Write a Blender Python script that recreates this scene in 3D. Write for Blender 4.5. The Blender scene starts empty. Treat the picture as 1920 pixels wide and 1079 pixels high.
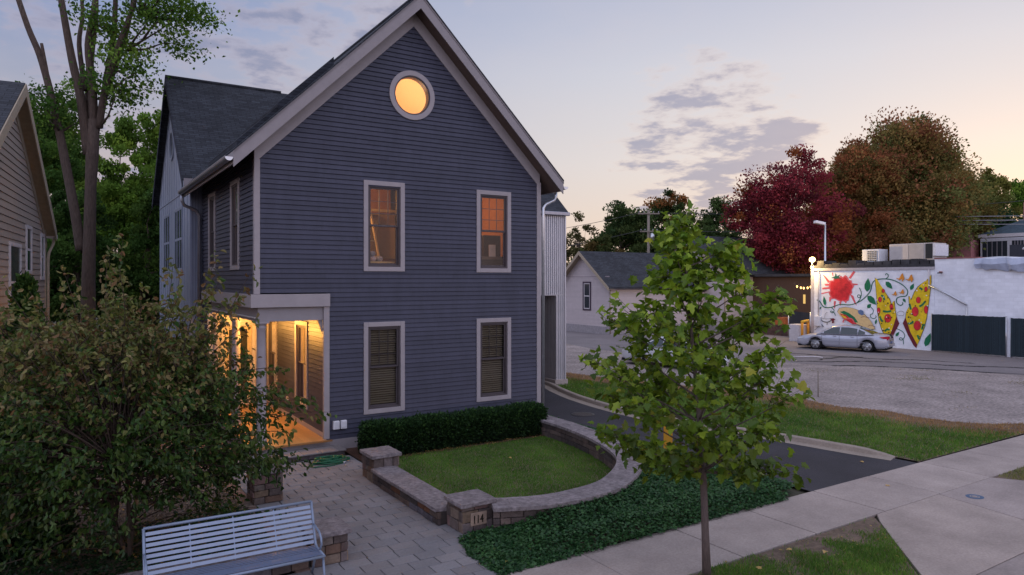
import bpy, math, random
import numpy as np
from mathutils import Vector, Matrix
random.seed(7); RNG = np.random.default_rng(11)
SC = bpy.context.scene
COL = SC.collection
R = math.radians
YAW = R(-32.7)                      # the view direction, turned from +Y
FX, FY = math.cos(R(57.3)), math.sin(R(57.3))
EYE = (-3.72, -16.656, 4.14)

def G(lat, dep):
    """ground point 'lat' metres to the right and 'dep' metres ahead of the spot below the drone"""
    return (EYE[0] + dep*FX + lat*FY, EYE[1] + dep*FY - lat*FX)

# ------------------------------------------------------------------ materials
MATS = {}
def nd(nt, t, **kw):
    n = nt.nodes.new(t)
    for k, v in kw.items():
        if k in n.inputs: n.inputs[k].default_value = v
        else: setattr(n, k, v)
    return n

def mat(name, color, rough=.7, metal=0., spec=.3, noise=.12, nscale=8., bump=0., bscale=40., tint=True, transl=0., stretch=None,
        noise2=0., n2scale=.7, emit=None, coat=0.):
    m = bpy.data.materials.new(name); m.use_nodes = True
    nt = m.node_tree; nt.nodes.clear(); L = nt.links.new
    out = nd(nt, 'ShaderNodeOutputMaterial')
    p = nd(nt, 'ShaderNodeBsdfPrincipled'); p.inputs['Roughness'].default_value = rough
    p.inputs['Metallic'].default_value = metal; p.inputs['Specular IOR Level'].default_value = spec
    p.inputs['Coat Weight'].default_value = coat
    tc = nd(nt, 'ShaderNodeTexCoord'); vec = tc.outputs['Object']
    if stretch:
        mp = nd(nt, 'ShaderNodeMapping'); mp.inputs['Scale'].default_value = stretch
        L(vec, mp.inputs['Vector']); vec = mp.outputs['Vector']
    c = nd(nt, 'ShaderNodeRGB'); c.outputs[0].default_value = (*color, 1); src = c.outputs[0]
    if tint:
        a = nd(nt, 'ShaderNodeAttribute', attribute_name='col')
        mx = nd(nt, 'ShaderNodeMix', data_type='RGBA', blend_type='MULTIPLY'); mx.inputs['Factor'].default_value = 1
        L(src, mx.inputs['A']); L(a.outputs['Color'], mx.inputs['B']); src = mx.outputs['Result']
    for amt, sc_ in ((noise, nscale), (noise2, n2scale)):
        if amt:
            t = nd(nt, 'ShaderNodeTexNoise'); t.inputs['Scale'].default_value = sc_; t.inputs['Detail'].default_value = 6
            t.inputs['Roughness'].default_value = .65
            L(vec, t.inputs['Vector'])
            mr = nd(nt, 'ShaderNodeMapRange'); mr.inputs['From Min'].default_value = .3; mr.inputs['From Max'].default_value = .7
            mr.inputs['To Min'].default_value = 1-amt; mr.inputs['To Max'].default_value = 1+amt
            L(t.outputs['Fac'], mr.inputs['Value'])
            mx = nd(nt, 'ShaderNodeMix', data_type='RGBA', blend_type='MULTIPLY'); mx.inputs['Factor'].default_value = 1
            L(src, mx.inputs['A']); L(mr.outputs['Result'], mx.inputs['B']); src = mx.outputs['Result']
    L(src, p.inputs['Base Color'])
    if bump:
        t = nd(nt, 'ShaderNodeTexNoise'); t.inputs['Scale'].default_value = bscale; t.inputs['Detail'].default_value = 5
        L(vec, t.inputs['Vector'])
        b = nd(nt, 'ShaderNodeBump'); b.inputs['Strength'].default_value = bump; b.inputs['Distance'].default_value = .02
        L(t.outputs['Fac'], b.inputs['Height']); L(b.outputs['Normal'], p.inputs['Normal'])
    if emit:
        p.inputs['Emission Color'].default_value = (*emit[0], 1); p.inputs['Emission Strength'].default_value = emit[1]
    if transl:
        tr = nd(nt, 'ShaderNodeBsdfTranslucent'); L(src, tr.inputs['Color'])
        ms = nd(nt, 'ShaderNodeMixShader'); ms.inputs[0].default_value = transl
        L(p.outputs[0], ms.inputs[1]); L(tr.outputs[0], ms.inputs[2]); L(ms.outputs[0], out.inputs[0])
    else:
        L(p.outputs[0], out.inputs[0])
    m['src'] = 1; MATS[name] = m
    return m

def shingle_mat(name, color, axis, bw=.32, rh=.11):
    """roof shingles in staggered courses running along 'axis' (0 = X, 1 = Y), counted up the slope by height"""
    m = mat(name, color, .9, noise=.25, nscale=14, noise2=.2, n2scale=.9, bump=.4, bscale=90)
    nt = m.node_tree; L = nt.links.new
    tc = nd(nt, 'ShaderNodeTexCoord'); sp = nd(nt, 'ShaderNodeSeparateXYZ'); L(tc.outputs['Object'], sp.inputs[0])
    mu = nd(nt, 'ShaderNodeMath', operation='MULTIPLY'); mu.inputs[1].default_value = 1.4; L(sp.outputs[2], mu.inputs[0])
    cb = nd(nt, 'ShaderNodeCombineXYZ'); L(sp.outputs[axis], cb.inputs[0]); L(mu.outputs[0], cb.inputs[1])
    br = nd(nt, 'ShaderNodeTexBrick'); br.inputs['Scale'].default_value = 1
    br.inputs['Brick Width'].default_value = bw; br.inputs['Row Height'].default_value = rh; br.inputs['Mortar Size'].default_value = .008
    br.inputs['Color1'].default_value = (1.25, 1.25, 1.25, 1); br.inputs['Color2'].default_value = (.7, .7, .7, 1); br.inputs['Mortar'].default_value = (.3, .3, .3, 1)
    L(cb.outputs[0], br.inputs['Vector'])
    p = [n for n in nt.nodes if n.type == 'BSDF_PRINCIPLED'][0]
    old = p.inputs['Base Color'].links[0].from_socket
    mx = nd(nt, 'ShaderNodeMix', data_type='RGBA', blend_type='MULTIPLY'); mx.inputs['Factor'].default_value = 1
    L(old, mx.inputs['A']); L(br.outputs['Color'], mx.inputs['B']); L(mx.outputs['Result'], p.inputs['Base Color'])
    return m

def brick_mat(name, color, mortar, u, bw=.4, rh=.2, bump=.3, msize=.012, noise=.05):
    """painted or bare masonry on an upright wall whose horizontal axis is u (0 = X, 1 = Y)"""
    m = mat(name, color, .8, noise=noise, nscale=3, noise2=.1, n2scale=.35)
    nt = m.node_tree; L = nt.links.new
    tc = nd(nt, 'ShaderNodeTexCoord'); sp = nd(nt, 'ShaderNodeSeparateXYZ'); L(tc.outputs['Object'], sp.inputs[0])
    cb = nd(nt, 'ShaderNodeCombineXYZ'); L(sp.outputs[u], cb.inputs[0]); L(sp.outputs[2], cb.inputs[1])
    br = nd(nt, 'ShaderNodeTexBrick'); br.inputs['Scale'].default_value = 1
    br.inputs['Brick Width'].default_value = bw; br.inputs['Row Height'].default_value = rh; br.inputs['Mortar Size'].default_value = msize
    br.inputs['Color1'].default_value = (1.06, 1.06, 1.06, 1); br.inputs['Color2'].default_value = (.94, .94, .94, 1); br.inputs['Mortar'].default_value = (*mortar, 1)
    L(cb.outputs[0], br.inputs['Vector'])
    p = [n for n in nt.nodes if n.type == 'BSDF_PRINCIPLED'][0]
    old = p.inputs['Base Color'].links[0].from_socket
    mx = nd(nt, 'ShaderNodeMix', data_type='RGBA', blend_type='MULTIPLY'); mx.inputs['Factor'].default_value = 1
    L(old, mx.inputs['A']); L(br.outputs['Color'], mx.inputs['B']); L(mx.outputs['Result'], p.inputs['Base Color'])
    b = nd(nt, 'ShaderNodeBump'); b.inputs['Strength'].default_value = bump; b.inputs['Distance'].default_value = .01
    L(br.outputs['Fac'], b.inputs['Height']); b.invert = True; L(b.outputs['Normal'], p.inputs['Normal'])
    return m

def glass_mat(name, tintc=(1, 1, 1), refl=.08):
    m = bpy.data.materials.new(name); m.use_nodes = True; nt = m.node_tree; nt.nodes.clear(); L = nt.links.new
    out = nd(nt, 'ShaderNodeOutputMaterial'); t = nd(nt, 'ShaderNodeBsdfTransparent'); t.inputs[0].default_value = (*tintc, 1)
    g = nd(nt, 'ShaderNodeBsdfGlossy'); g.inputs['Roughness'].default_value = .02
    f = nd(nt, 'ShaderNodeFresnel'); f.inputs['IOR'].default_value = 1.5
    ad = nd(nt, 'ShaderNodeMath', operation='ADD'); ad.inputs[1].default_value = refl-.04; ad.use_clamp = True; L(f.outputs[0], ad.inputs[0])
    ms = nd(nt, 'ShaderNodeMixShader'); L(ad.outputs[0], ms.inputs[0]); L(t.outputs[0], ms.inputs[1]); L(g.outputs[0], ms.inputs[2])
    L(ms.outputs[0], out.inputs[0]); MATS[name] = m; return m

def emit_mat(name, color, s):
    m = bpy.data.materials.new(name); m.use_nodes = True; nt = m.node_tree; nt.nodes.clear()
    out = nd(nt, 'ShaderNodeOutputMaterial'); e = nd(nt, 'ShaderNodeEmission'); e.inputs[0].default_value = (*color, 1); e.inputs[1].default_value = s
    nt.links.new(e.outputs[0], out.inputs[0]); MATS[name] = m; return m

mat('siding', (.050, .051, .077), .5, noise=.10, nscale=7, stretch=(1.4, 1.4, .35), noise2=.14, n2scale=1.6, bump=.08, bscale=60)
mat('trim', (.34, .305, .31), .5, noise=.05, nscale=6, noise2=.06, n2scale=1.2)
mat('fascia', (.29, .262, .268), .55, noise=.06, nscale=5)
mat('soffit', (.14, .10, .085), .7)
mat('sash', (.075, .062, .066), .45)
mat('batten_wall', (.25, .285, .36), .5, noise=.08, nscale=3)
mat('corrugated', (.52, .52, .55), .38, metal=.55, noise=.06, nscale=2)
mat('gutter', (.34, .34, .38), .35, metal=.7)
mat('galvanized', (.55, .57, .6), .3, metal=.8)
shingle_mat('roof_y', (.040, .045, .055), 1); shingle_mat('roof_x', (.040, .045, .055), 0)
mat('porch_wood', (.46, .25, .09), .35, noise=.18, nscale=3, stretch=(1, 9, 1), spec=.5)
mat('porch_paint', (.60, .55, .52), .5)
mat('door', (.55, .45, .30), .45); mat('door_glass', (.05, .05, .04), .08, spec=.6)
mat('blind', (.28, .235, .16), .6, noise=.05)
mat('plaster', (.46, .28, .10), .8, noise=.25, nscale=1.2); mat('plaster_orange', (.34, .13, .035), .8)
mat('cream', (.85, .64, .38), .8, noise=.02)
mat('dark_wood', (.06, .035, .02), .5); mat('light_wood', (.5, .33, .14), .5)
mat('cloth', (.42, .36, .36), .9)
mat('concrete', (.35, .295, .265), .9, noise=.16, nscale=24, noise2=.22, n2scale=.9, bump=.25, bscale=120)
mat('kerb', (.31, .26, .215), .9, noise=.14, nscale=20, noise2=.15, n2scale=1.3, bump=.3, bscale=90)
mat('asphalt', (.042, .040, .047), .85, noise=.2, nscale=60, noise2=.25, n2scale=.45, bump=.5, bscale=160)
mat('lot_gravel', (.295, .252, .235), .95, noise=.55, nscale=10, noise2=.30, n2scale=.6, bump=.7, bscale=70)
mat('lot_asphalt', (.20, .18, .182), .9, noise=.2, nscale=14, noise2=.2, n2scale=.25, bump=.4, bscale=60)
mat('soil', (.15, .108, .08), .95, noise=.4, nscale=12, noise2=.3, n2scale=1.1, bump=.6, bscale=30)
mat('ground', (.06, .055, .038), .95, noise=.4, nscale=2, noise2=.3, n2scale=.3)
mat('mulch', (.075, .038, .024), .95, noise=.5, nscale=30, bump=.9, bscale=50)
mat('brown_mulch', (.17, .085, .040), .95, noise=.45, nscale=35, bump=.9, bscale=60)
mat('pebbles', (.17, .125, .11), .9, noise=.45, nscale=45, bump=1, bscale=60)
mat('paver', (.20, .192, .198), .85, noise=.12, nscale=25, noise2=.12, n2scale=1.2, bump=.3, bscale=120)
mat('sand_joint', (.012, .010, .009), .95)
mat('stone', (.165, .142, .130), .85, noise=.30, nscale=9, noise2=.1, n2scale=2, bump=.7, bscale=22)
mat('mortar', (.05, .042, .038), .95, bump=.4)
mat('capstone', (.195, .170, .174), .85, noise=.45, nscale=13, noise2=.2, n2scale=3, bump=.6, bscale=30)
mat('digit', (.012, .012, .014), .5)
mat('bench_metal', (.21, .26, .35), .38, metal=.25, noise=.04)
mat('hose', (.006, .11, .045), .4, spec=.5)
mat('white_plastic', (.75, .74, .76), .4)
mat('bark', (.085, .062, .050), .95, noise=.35, nscale=8, stretch=(3, 3, .6), bump=1, bscale=14)
mat('young_bark', (.12, .09, .08), .9, noise=.25, nscale=20, stretch=(2, 2, .5), bump=.5)
mat('twig', (.055, .038, .028), .9)
mat('leaf', (2.3, 2.3, 1.75), .45, noise=0, transl=.38, spec=.35)
mat('leaf_far', (2.7, 2.65, 2.25), .8, noise=0, transl=.35, spec=.1)
mat('needle', (1.9, 1.9, 1.7), .7, noise=0, transl=.12, spec=.2)
mat('grass', (2.3, 2.3, 1.9), .7, noise=.0, noise2=.28, n2scale=1.6, transl=.25, spec=.2)
mat('beige_siding', (.34, .285, .24), .6, noise=.06, nscale=5)
mat('white_siding', (.50, .44, .44), .6, noise=.05, nscale=3)
mat('cream_trim', (.36, .30, .22), .6); mat('white_trim', (.55, .52, .53), .5)
mat('window_dark', (.03, .035, .045), .06, spec=.7); mat('window_green', (.02, .06, .05), .06, spec=.7)
mat('plum_trim', (.06, .04, .06), .6)
brick_mat('mural_block', (.80, .82, .87), (.95, .95, .95), 1, bump=.12)
brick_mat('white_brick', (.76, .79, .85), (.80, .80, .80), 1, .3, .11)
mat('foundation', (.30, .28, .29), .9, noise=.2)
mat('paint_red', (.62, .025, .035), .6, noise=.3, nscale=3); mat('paint_pink', (.72, .12, .14), .6, noise=.2, nscale=3)
mat('paint_dark', (.02, .02, .02), .6); mat('paint_green', (.012, .18, .075), .6, noise=.28, nscale=2.5); mat('paint_teal', (.012, .13, .085), .6)
mat('paint_yellow', (.78, .54, .015), .6, noise=.28, nscale=2.5); mat('paint_orange', (.75, .28, .035), .6); mat('paint_maroon', (.16, .02, .03), .6)
mat('paint_bread', (.74, .54, .26), .6, noise=.1); mat('paint_white', (.82, .82, .80), .6); mat('paint_line', (.2, .19, .19), .6)
mat('tar_roof', (.045, .045, .05), .9, noise=.4, nscale=2, bump=.5, bscale=6)
mat('ac_metal', (.52, .48, .45), .5, noise=.1, nscale=2); mat('ac_white', (.68, .69, .72), .45); mat('ac_dark', (.02, .025, .03), .6)
mat('tarp', (.38, .42, .52), .35, noise=.15, nscale=1.5, spec=.5)
mat('green_fence', (.018, .031, .040), .6, noise=.15, nscale=6); mat('dark_fence', (.03, .035, .045), .6)
mat('yellow_paint', (.62, .34, .035), .5); mat('orange_bin', (.40, .12, .04), .6)
mat('pink_brick', (.36, .17, .16), .8, noise=.2, nscale=6); mat('brown_wall', (.085, .05, .035), .8, noise=.15)
mat('blue_roof', (.055, .085, .11), .85, noise=.25, nscale=4)
mat('pole_wood', (.24, .205, .17), .9, noise=.2, stretch=(3, 3, .3)); mat('wire', (.06, .06, .065), .6); mat('pale_wire', (.3, .3, .32), .6)
mat('car_silver', (.42, .43, .49), .32, metal=.35, noise=.02, coat=.6); mat('car_white', (.62, .64, .68), .3, noise=.02, coat=.5)
mat('car_glass', (.02, .035, .04), .05, spec=.8); mat('tyre', (.014, .014, .015), .8); mat('alloy', (.45, .46, .48), .3, metal=.8)
mat('tail_red', (.5, .02, .04), .2, spec=.6); mat('plate', (.10, .14, .28), .5); mat('chrome', (.6, .6, .62), .15, metal=1.); mat('headlight', (.6, .62, .65), .1, spec=.7)
mat('sign_yellow', (.42, .21, .012), .5); mat('blue_mark', (.08, .13, .21), .8); mat('iron', (.06, .055, .055), .6, metal=.3)
mat('crack', (.035, .032, .034), .95)
glass_mat('glass', refl=.035); glass_mat('glass_reflective', (.8, .8, .85), .16); emit_mat('bulb', (1, .55, .16), 5.); emit_mat('dim_window', (1, .62, .2), .9); emit_mat('porch_bulb', (1, .66, .30), 8.); emit_mat('yard_lamp', (1, .70, .26), 9.)

# ------------------------------------------------------------------ mesh helpers
class MB:
    def __init__(s): s.v = []; s.f = []; s.mi = []; s.c = []; s.ms = []; s.sm = []
    def m(s, name):
        if name not in s.ms: s.ms.append(name)
        return s.ms.index(name)
    def face(s, pts, m, c=(1, 1, 1), smooth=False):
        b = len(s.v); s.v.extend(tuple(p) for p in pts); s.f.append(tuple(range(b, b+len(pts)))); s.mi.append(s.m(m)); s.c.append(c); s.sm.append(smooth)
    def grid(s, vs, fs, m, c=(1, 1, 1), smooth=False):
        b = len(s.v); s.v.extend(tuple(p) for p in vs); k = s.m(m)
        for f in fs: s.f.append(tuple(i+b for i in f)); s.mi.append(k); s.c.append(c); s.sm.append(smooth)
    def box(s, x0, x1, y0, y1, z0, z1, m, c=(1, 1, 1), M=None):
        vs = [Vector((x, y, z)) for z in (z0, z1) for y in (y0, y1) for x in (x0, x1)]
        if M: vs = [M @ v for v in vs]
        s.grid(vs, [(0, 2, 3, 1), (4, 5, 7, 6), (0, 1, 5, 4), (2, 6, 7, 3), (0, 4, 6, 2), (1, 3, 7, 5)], m, c)
    def bar(s, a, b, w, h, m, c=(1, 1, 1), up=(0, 0, 1)):
        a, b = Vector(a), Vector(b); d = (b-a).normalized(); u = Vector(up)
        sd = d.cross(u)
        if sd.length < 1e-4: sd = d.cross(Vector((1, 0, 0)))
        sd.normalize(); u = sd.cross(d)
        vs = [p + sd*i*w/2 + u*j*h/2 for p in (a, b) for j in (-1, 1) for i in (-1, 1)]
        s.grid(vs, [(0, 1, 3, 2), (4, 6, 7, 5), (0, 4, 5, 1), (2, 3, 7, 6), (0, 2, 6, 4), (1, 5, 7, 3)], m, c)
    def prism(s, poly, z0, z1, m, c=(1, 1, 1)):
        n = len(poly)
        vs = [(p[0], p[1], z0) for p in poly] + [(p[0], p[1], z1) for p in poly]
        s.grid(vs, [tuple(range(n-1, -1, -1)), tuple(range(n, 2*n))] + [(i, (i+1) % n, n+(i+1) % n, n+i) for i in range(n)], m, c)
    def tube(s, path, rad, m, n=8, c=(1, 1, 1), cap=True, smooth=True):
        path = [Vector(p) for p in path]; k = len(path)
        if not isinstance(rad, (list, tuple)): rad = [rad]*k
        vs = []; prev = None
        for i, p in enumerate(path):
            d = (path[min(i+1, k-1)] - path[max(i-1, 0)])
            if d.length < 1e-9: d = Vector((0, 0, 1))
            d.normalize()
            if prev is None:
                u = d.cross(Vector((0, 0, 1)))
                if u.length < .05: u = d.cross(Vector((1, 0, 0)))
            else: u = prev - d*prev.dot(d)
            u.normalize(); prev = u; w = d.cross(u)
            for j in range(n):
                a = 2*math.pi*j/n; vs.append(p + (u*math.cos(a) + w*math.sin(a))*rad[i])
        fs = [(i*n+j, i*n+(j+1) % n, (i+1)*n+(j+1) % n, (i+1)*n+j) for i in range(k-1) for j in range(n)]
        if cap: fs += [tuple(range(n-1, -1, -1)), tuple(range((k-1)*n, k*n))]
        s.grid(vs, fs, m, c, smooth)
    def lathe(s, prof, m, n=16, M=None, c=(1, 1, 1), smooth=True):
        vs = [Vector((r*math.cos(2*math.pi*j/n), r*math.sin(2*math.pi*j/n), z)) for r, z in prof for j in range(n)]
        if M: vs = [M @ v for v in vs]
        k = len(prof)
        fs = [(i*n+j, i*n+(j+1) % n, (i+1)*n+(j+1) % n, (i+1)*n+j) for i in range(k-1) for j in range(n)] + [tuple(range(n-1, -1, -1)), tuple(range((k-1)*n, k*n))]
        s.grid(vs, fs, m, c, smooth)
    def build(s, name, parent=None, bevel=0., seg=2, ang=40):
        me = bpy.data.meshes.new(name); me.from_pydata(s.v, [], s.f); me.update()
        for k in s.ms: me.materials.append(MATS[k])
        me.polygons.foreach_set('material_index', s.mi); me.polygons.foreach_set('use_smooth', s.sm)
        a = me.attributes.new('col', 'FLOAT_COLOR', 'FACE')
        a.data.foreach_set('color', np.array([(*c, 1.) for c in s.c], dtype=np.float32).ravel())
        o = bpy.data.objects.new(name, me); COL.objects.link(o)
        if parent: o.parent = parent
        if bevel:
            b = o.modifiers.new('bevel', 'BEVEL'); b.width = bevel; b.segments = seg; b.limit_method = 'ANGLE'; b.angle_limit = R(ang)
        return o

def raw_mesh(name, V, k, col, m, parent=None, smooth=False):
    """faces of k corners each, no shared vertices; one colour per face"""
    n = len(V); nf = n//k
    me = bpy.data.meshes.new(name)
    me.vertices.add(n); me.vertices.foreach_set('co', np.ascontiguousarray(V, dtype=np.float32).ravel())
    me.loops.add(n); me.loops.foreach_set('vertex_index', np.arange(n, dtype=np.int32))
    me.polygons.add(nf); me.polygons.foreach_set('loop_start', np.arange(0, n, k, dtype=np.int32))
    me.update(calc_edges=True); me.validate()
    me.materials.append(MATS[m])
    a = me.attributes.new('col', 'FLOAT_COLOR', 'FACE')
    a.data.foreach_set('color', np.concatenate([col, np.ones((nf, 1))], 1).astype(np.float32).ravel())
    if smooth: me.polygons.foreach_set('use_smooth', np.ones(nf, dtype=bool))
    o = bpy.data.objects.new(name, me); COL.objects.link(o)
    if parent: o.parent = parent
    return o

def unit(a): return a/np.maximum(np.linalg.norm(a, axis=-1, keepdims=True), 1e-9)
def leaves(P, D, N, size, shape, faces):
    """place a leaf shape (x across, y along, z out) at points P, along D, facing N"""
    D = unit(D); X = unit(np.cross(D, N)); N = np.cross(X, D)
    S = np.array(shape, dtype=float); k = len(faces[0])
    idx = np.array(faces).ravel()
    s = np.asarray(size).reshape(-1, 1, 1)
    V = P[:, None, :] + s*(S[None, idx, 0:1]*X[:, None, :] + S[None, idx, 1:2]*D[:, None, :] + S[None, idx, 2:3]*N[:, None, :])
    return V.reshape(-1, 3), k, len(faces)
RHOMB = ([(0, 0, 0), (.34, .45, .08), (0, 1, -.05), (-.34, .45, .08)], [(0, 1, 2, 3)])
CURL = ([(0, 0, 0), (.30, .3, .12), (.24, .75, .05), (0, 1, -.28), (-.24, .75, .05), (-.30, .3, .12), (0, .5, -.02)],
        [(0, 1, 2, 6), (6, 2, 3, 3), (0, 6, 4, 5), (6, 3, 3, 4)])
CURL = ([(0, 0, 0), (.29, .32, .13), (.2, .78, 0), (0, 1, -.3), (-.2, .78, 0), (-.29, .32, .13), (0, .5, 0)],
        [(0, 1, 2, 3), (0, 3, 4, 5)])
MAPLE = ([(0, 0, 0), (.16, .10, .01), (.40, .02, .02), (.34, .28, .09), (.60, .50, .04), (.30, .56, .05), (.26, .78, -.06), (0, 1.03, -.28),
          (-.16, .10, .01), (-.40, .02, .02), (-.34, .28, .09), (-.60, .50, .04), (-.30, .56, .05), (-.26, .78, -.06)],
         [(0, 1, 2, 3, 4, 5, 6, 7), (7, 13, 12, 11, 10, 9, 8, 0)])

def tag(o, label, cat, group=None, kind=None):
    o['label'] = label; o['category'] = cat
    if group: o['group'] = group
    if kind: o['kind'] = kind
    return o
def thing(name, label, cat, loc=(0, 0, 0), rz=0., group=None):
    o = bpy.data.objects.new(name, None); COL.objects.link(o); o.location = loc; o.rotation_euler = (0, 0, rz); o.empty_display_size = .3
    return tag(o, label, cat, group)
def struct(o): o['kind'] = 'structure'; return o
def copy_tree(o, parent=None):
    c = o.copy(); COL.objects.link(c); c.parent = parent
    for ch in [q for q in bpy.data.objects if q.parent == o]: copy_tree(ch, c)
    return c
def rt(s=.08, base=1.): v = base + random.uniform(-s, s); return (v, v, v)

# ------------------------------------------------------------------ camera, sky, light
cam = bpy.data.cameras.new('camera'); co = bpy.data.objects.new('camera', cam); COL.objects.link(co)
co.location = EYE; co.rotation_euler = (R(90), 0, YAW); cam.sensor_width = 36; cam.lens = 36*1315/1920; cam.shift_y = -14.5/1920
cam.clip_start = .1; cam.clip_end = 2000; SC.camera = co
SC.view_settings.view_transform = 'Standard'; SC.view_settings.look = 'None'; SC.view_settings.exposure = 0; SC.view_settings.gamma = 1

SUN_DIR = Vector((.93, .34, .05)).normalized()     # the sun has just gone, ahead and to the right
def make_world():
    w = bpy.data.worlds.new('World'); SC.world = w; w.use_nodes = True
    nt = w.node_tree; nt.nodes.clear(); L = nt.links.new
    out = nd(nt, 'ShaderNodeOutputWorld')
    sky = nd(nt, 'ShaderNodeTexSky', sky_type='NISHITA'); sky.sun_disc = False; sky.sun_elevation = R(3); sky.sun_rotation = R(90-math.degrees(math.atan2(SUN_DIR.y, SUN_DIR.x)))
    b1 = nd(nt, 'ShaderNodeBackground'); b1.inputs[1].default_value = .02; L(sky.outputs[0], b1.inputs[0])
    tc = nd(nt, 'ShaderNodeTexCoord'); d = tc.outputs['Generated']
    sp = nd(nt, 'ShaderNodeSeparateXYZ'); L(d, sp.inputs[0])
    def ramp(src, stops):
        r = nd(nt, 'ShaderNodeValToRGB'); e = r.color_ramp.elements
        while len(e) < len(stops): e.new(.5)
        for q, (p, c) in zip(e, stops): q.position = p; q.color = (*c, 1)
        L(src, r.inputs[0]); return r.outputs[0]
    cool = ramp(sp.outputs[2], [(0, (.52, .41, .42)), (.06, (.60, .46, .46)), (.14, (.54, .46, .50)), (.22, (.41, .42, .53)), (.32, (.27, .34, .56)), (.7, (.33, .35, .47)), (1, (.36, .36, .45))])
    warm = ramp(sp.outputs[2], [(0, (.80, .60, .49)), (.08, (.82, .69, .62)), (.16, (.79, .73, .725)), (.28, (.69, .685, .755)), (.40, (.52, .545, .69)), (.7, (.34, .38, .54)), (1, (.32, .34, .48))])
    dt = nd(nt, 'ShaderNodeVectorMath', operation='DOT_PRODUCT'); dt.inputs[1].default_value = (.93, .36, 0); L(d, dt.inputs[0])
    mr = nd(nt, 'ShaderNodeMapRange', interpolation_type='SMOOTHSTEP'); mr.inputs['From Min'].default_value = .35; mr.inputs['From Max'].default_value = 1.0; L(dt.outputs['Value'], mr.inputs['Value'])
    def mix(f, a, b, mode='MIX'):
        x = nd(nt, 'ShaderNodeMix', data_type='RGBA', blend_type=mode)
        if isinstance(f, float): x.inputs['Factor'].default_value = f
        else: L(f, x.inputs['Factor'])
        for s, v in (('A', a), ('B', b)):
            if isinstance(v, tuple): x.inputs[s].default_value = (*v, 1)
            else: L(v, x.inputs[s])
        return x.outputs['Result']
    def math_(op, a, b=None, clamp=False):
        x = nd(nt, 'ShaderNodeMath', operation=op); x.use_clamp = clamp
        for i, v in enumerate((a, b)):
            if v is None: continue
            if isinstance(v, (int, float)): x.inputs[i].default_value = v
            else: L(v, x.inputs[i])
        return x.outputs[0]
    c = mix(mr.outputs[0], cool, warm)
    # clouds lie on a flat layer: direction divided by its height
    zz = math_('MAXIMUM', sp.outputs[2], .03)
    zz = math_('ADD', zz, .13); px = math_('DIVIDE', sp.outputs[0], zz); py = math_('DIVIDE', sp.outputs[1], zz)
    cb = nd(nt, 'ShaderNodeCombineXYZ'); L(px, cb.inputs[0]); L(py, cb.inputs[1])
    def noise(scale, detail, rough, seed, vec=cb.outputs[0]):
        n = nd(nt, 'ShaderNodeTexNoise'); n.noise_dimensions = '4D'; n.inputs['W'].default_value = seed
        n.inputs['Scale'].default_value = scale; n.inputs['Detail'].default_value = detail; n.inputs['Roughness'].default_value = rough
        L(vec, n.inputs['Vector']); return n.outputs['Fac']
    n1 = noise(4.2, 9, .58, 3.1); n2 = noise(1.3, 3, .5, 8.4)
    def spot(dirv, inner, outer):
        v = Vector(dirv).normalized()
        q = nd(nt, 'ShaderNodeVectorMath', operation='DOT_PRODUCT'); q.inputs[1].default_value = v; L(d, q.inputs[0])
        r = nd(nt, 'ShaderNodeMapRange', interpolation_type='SMOOTHSTEP'); r.inputs['From Min'].default_value = math.cos(R(outer)); r.inputs['From Max'].default_value = math.cos(R(inner)); L(q.outputs['Value'], r.inputs['Value'])
        return r.outputs[0]
    m1 = math_('MAXIMUM', spot((.735, .645, .175), 4, 11.5), math_('MULTIPLY', spot((.17, .93, .32), 10, 26), .84))
    m1 = math_('MAXIMUM', m1, math_('MULTIPLY', spot((-.3, -.8, .5), 30, 80), .8))
    m1 = math_('MAXIMUM', m1, math_('MULTIPLY', spot((.69, .69, .17), 3, 12), .66))
    dens = math_('ADD', math_('MULTIPLY', n1, .75), math_('MULTIPLY', n2, .25))
    th = math_('SUBTRACT', .74, math_('MULTIPLY', m1, .334))
    a = nd(nt, 'ShaderNodeMapRange', interpolation_type='SMOOTHSTEP'); L(dens, a.inputs['Value']); L(th, a.inputs['From Min']); L(math_('ADD', th, .13), a.inputs['From Max'])
    ccol = mix(mr.outputs[0], (.255, .28, .43), (.33, .33, .46))
    edge = mix(mr.outputs[0], (.56, .47, .55), (.86, .70, .63))
    core = nd(nt, 'ShaderNodeMapRange', interpolation_type='SMOOTHSTEP'); L(dens, core.inputs['Value']); L(math_('ADD', th, .02), core.inputs['From Min']); L(math_('ADD', th, .14), core.inputs['From Max'])
    cc = mix(core.outputs[0], edge, ccol)
    c = mix(math_('MULTIPLY', a.outputs[0], .84), c, cc)
    hz = noise(3.5, 5, .6, 1.7)
    c = mix(math_('MULTIPLY', math_('SUBTRACT', hz, .4, True), .35), c, (.78, .66, .66))
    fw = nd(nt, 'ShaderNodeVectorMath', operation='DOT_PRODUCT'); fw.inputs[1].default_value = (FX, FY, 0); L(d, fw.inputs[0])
    br = nd(nt, 'ShaderNodeMapRange', interpolation_type='SMOOTHSTEP')      # extra brightness added to the unseen sky behind the view, to light the fronts
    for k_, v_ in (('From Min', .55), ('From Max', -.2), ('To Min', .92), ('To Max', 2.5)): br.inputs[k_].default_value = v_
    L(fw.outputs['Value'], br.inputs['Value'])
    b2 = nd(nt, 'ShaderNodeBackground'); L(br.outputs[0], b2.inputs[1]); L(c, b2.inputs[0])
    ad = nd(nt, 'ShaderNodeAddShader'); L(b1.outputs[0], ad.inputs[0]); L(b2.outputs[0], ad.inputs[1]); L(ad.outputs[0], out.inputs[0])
make_world()
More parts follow.
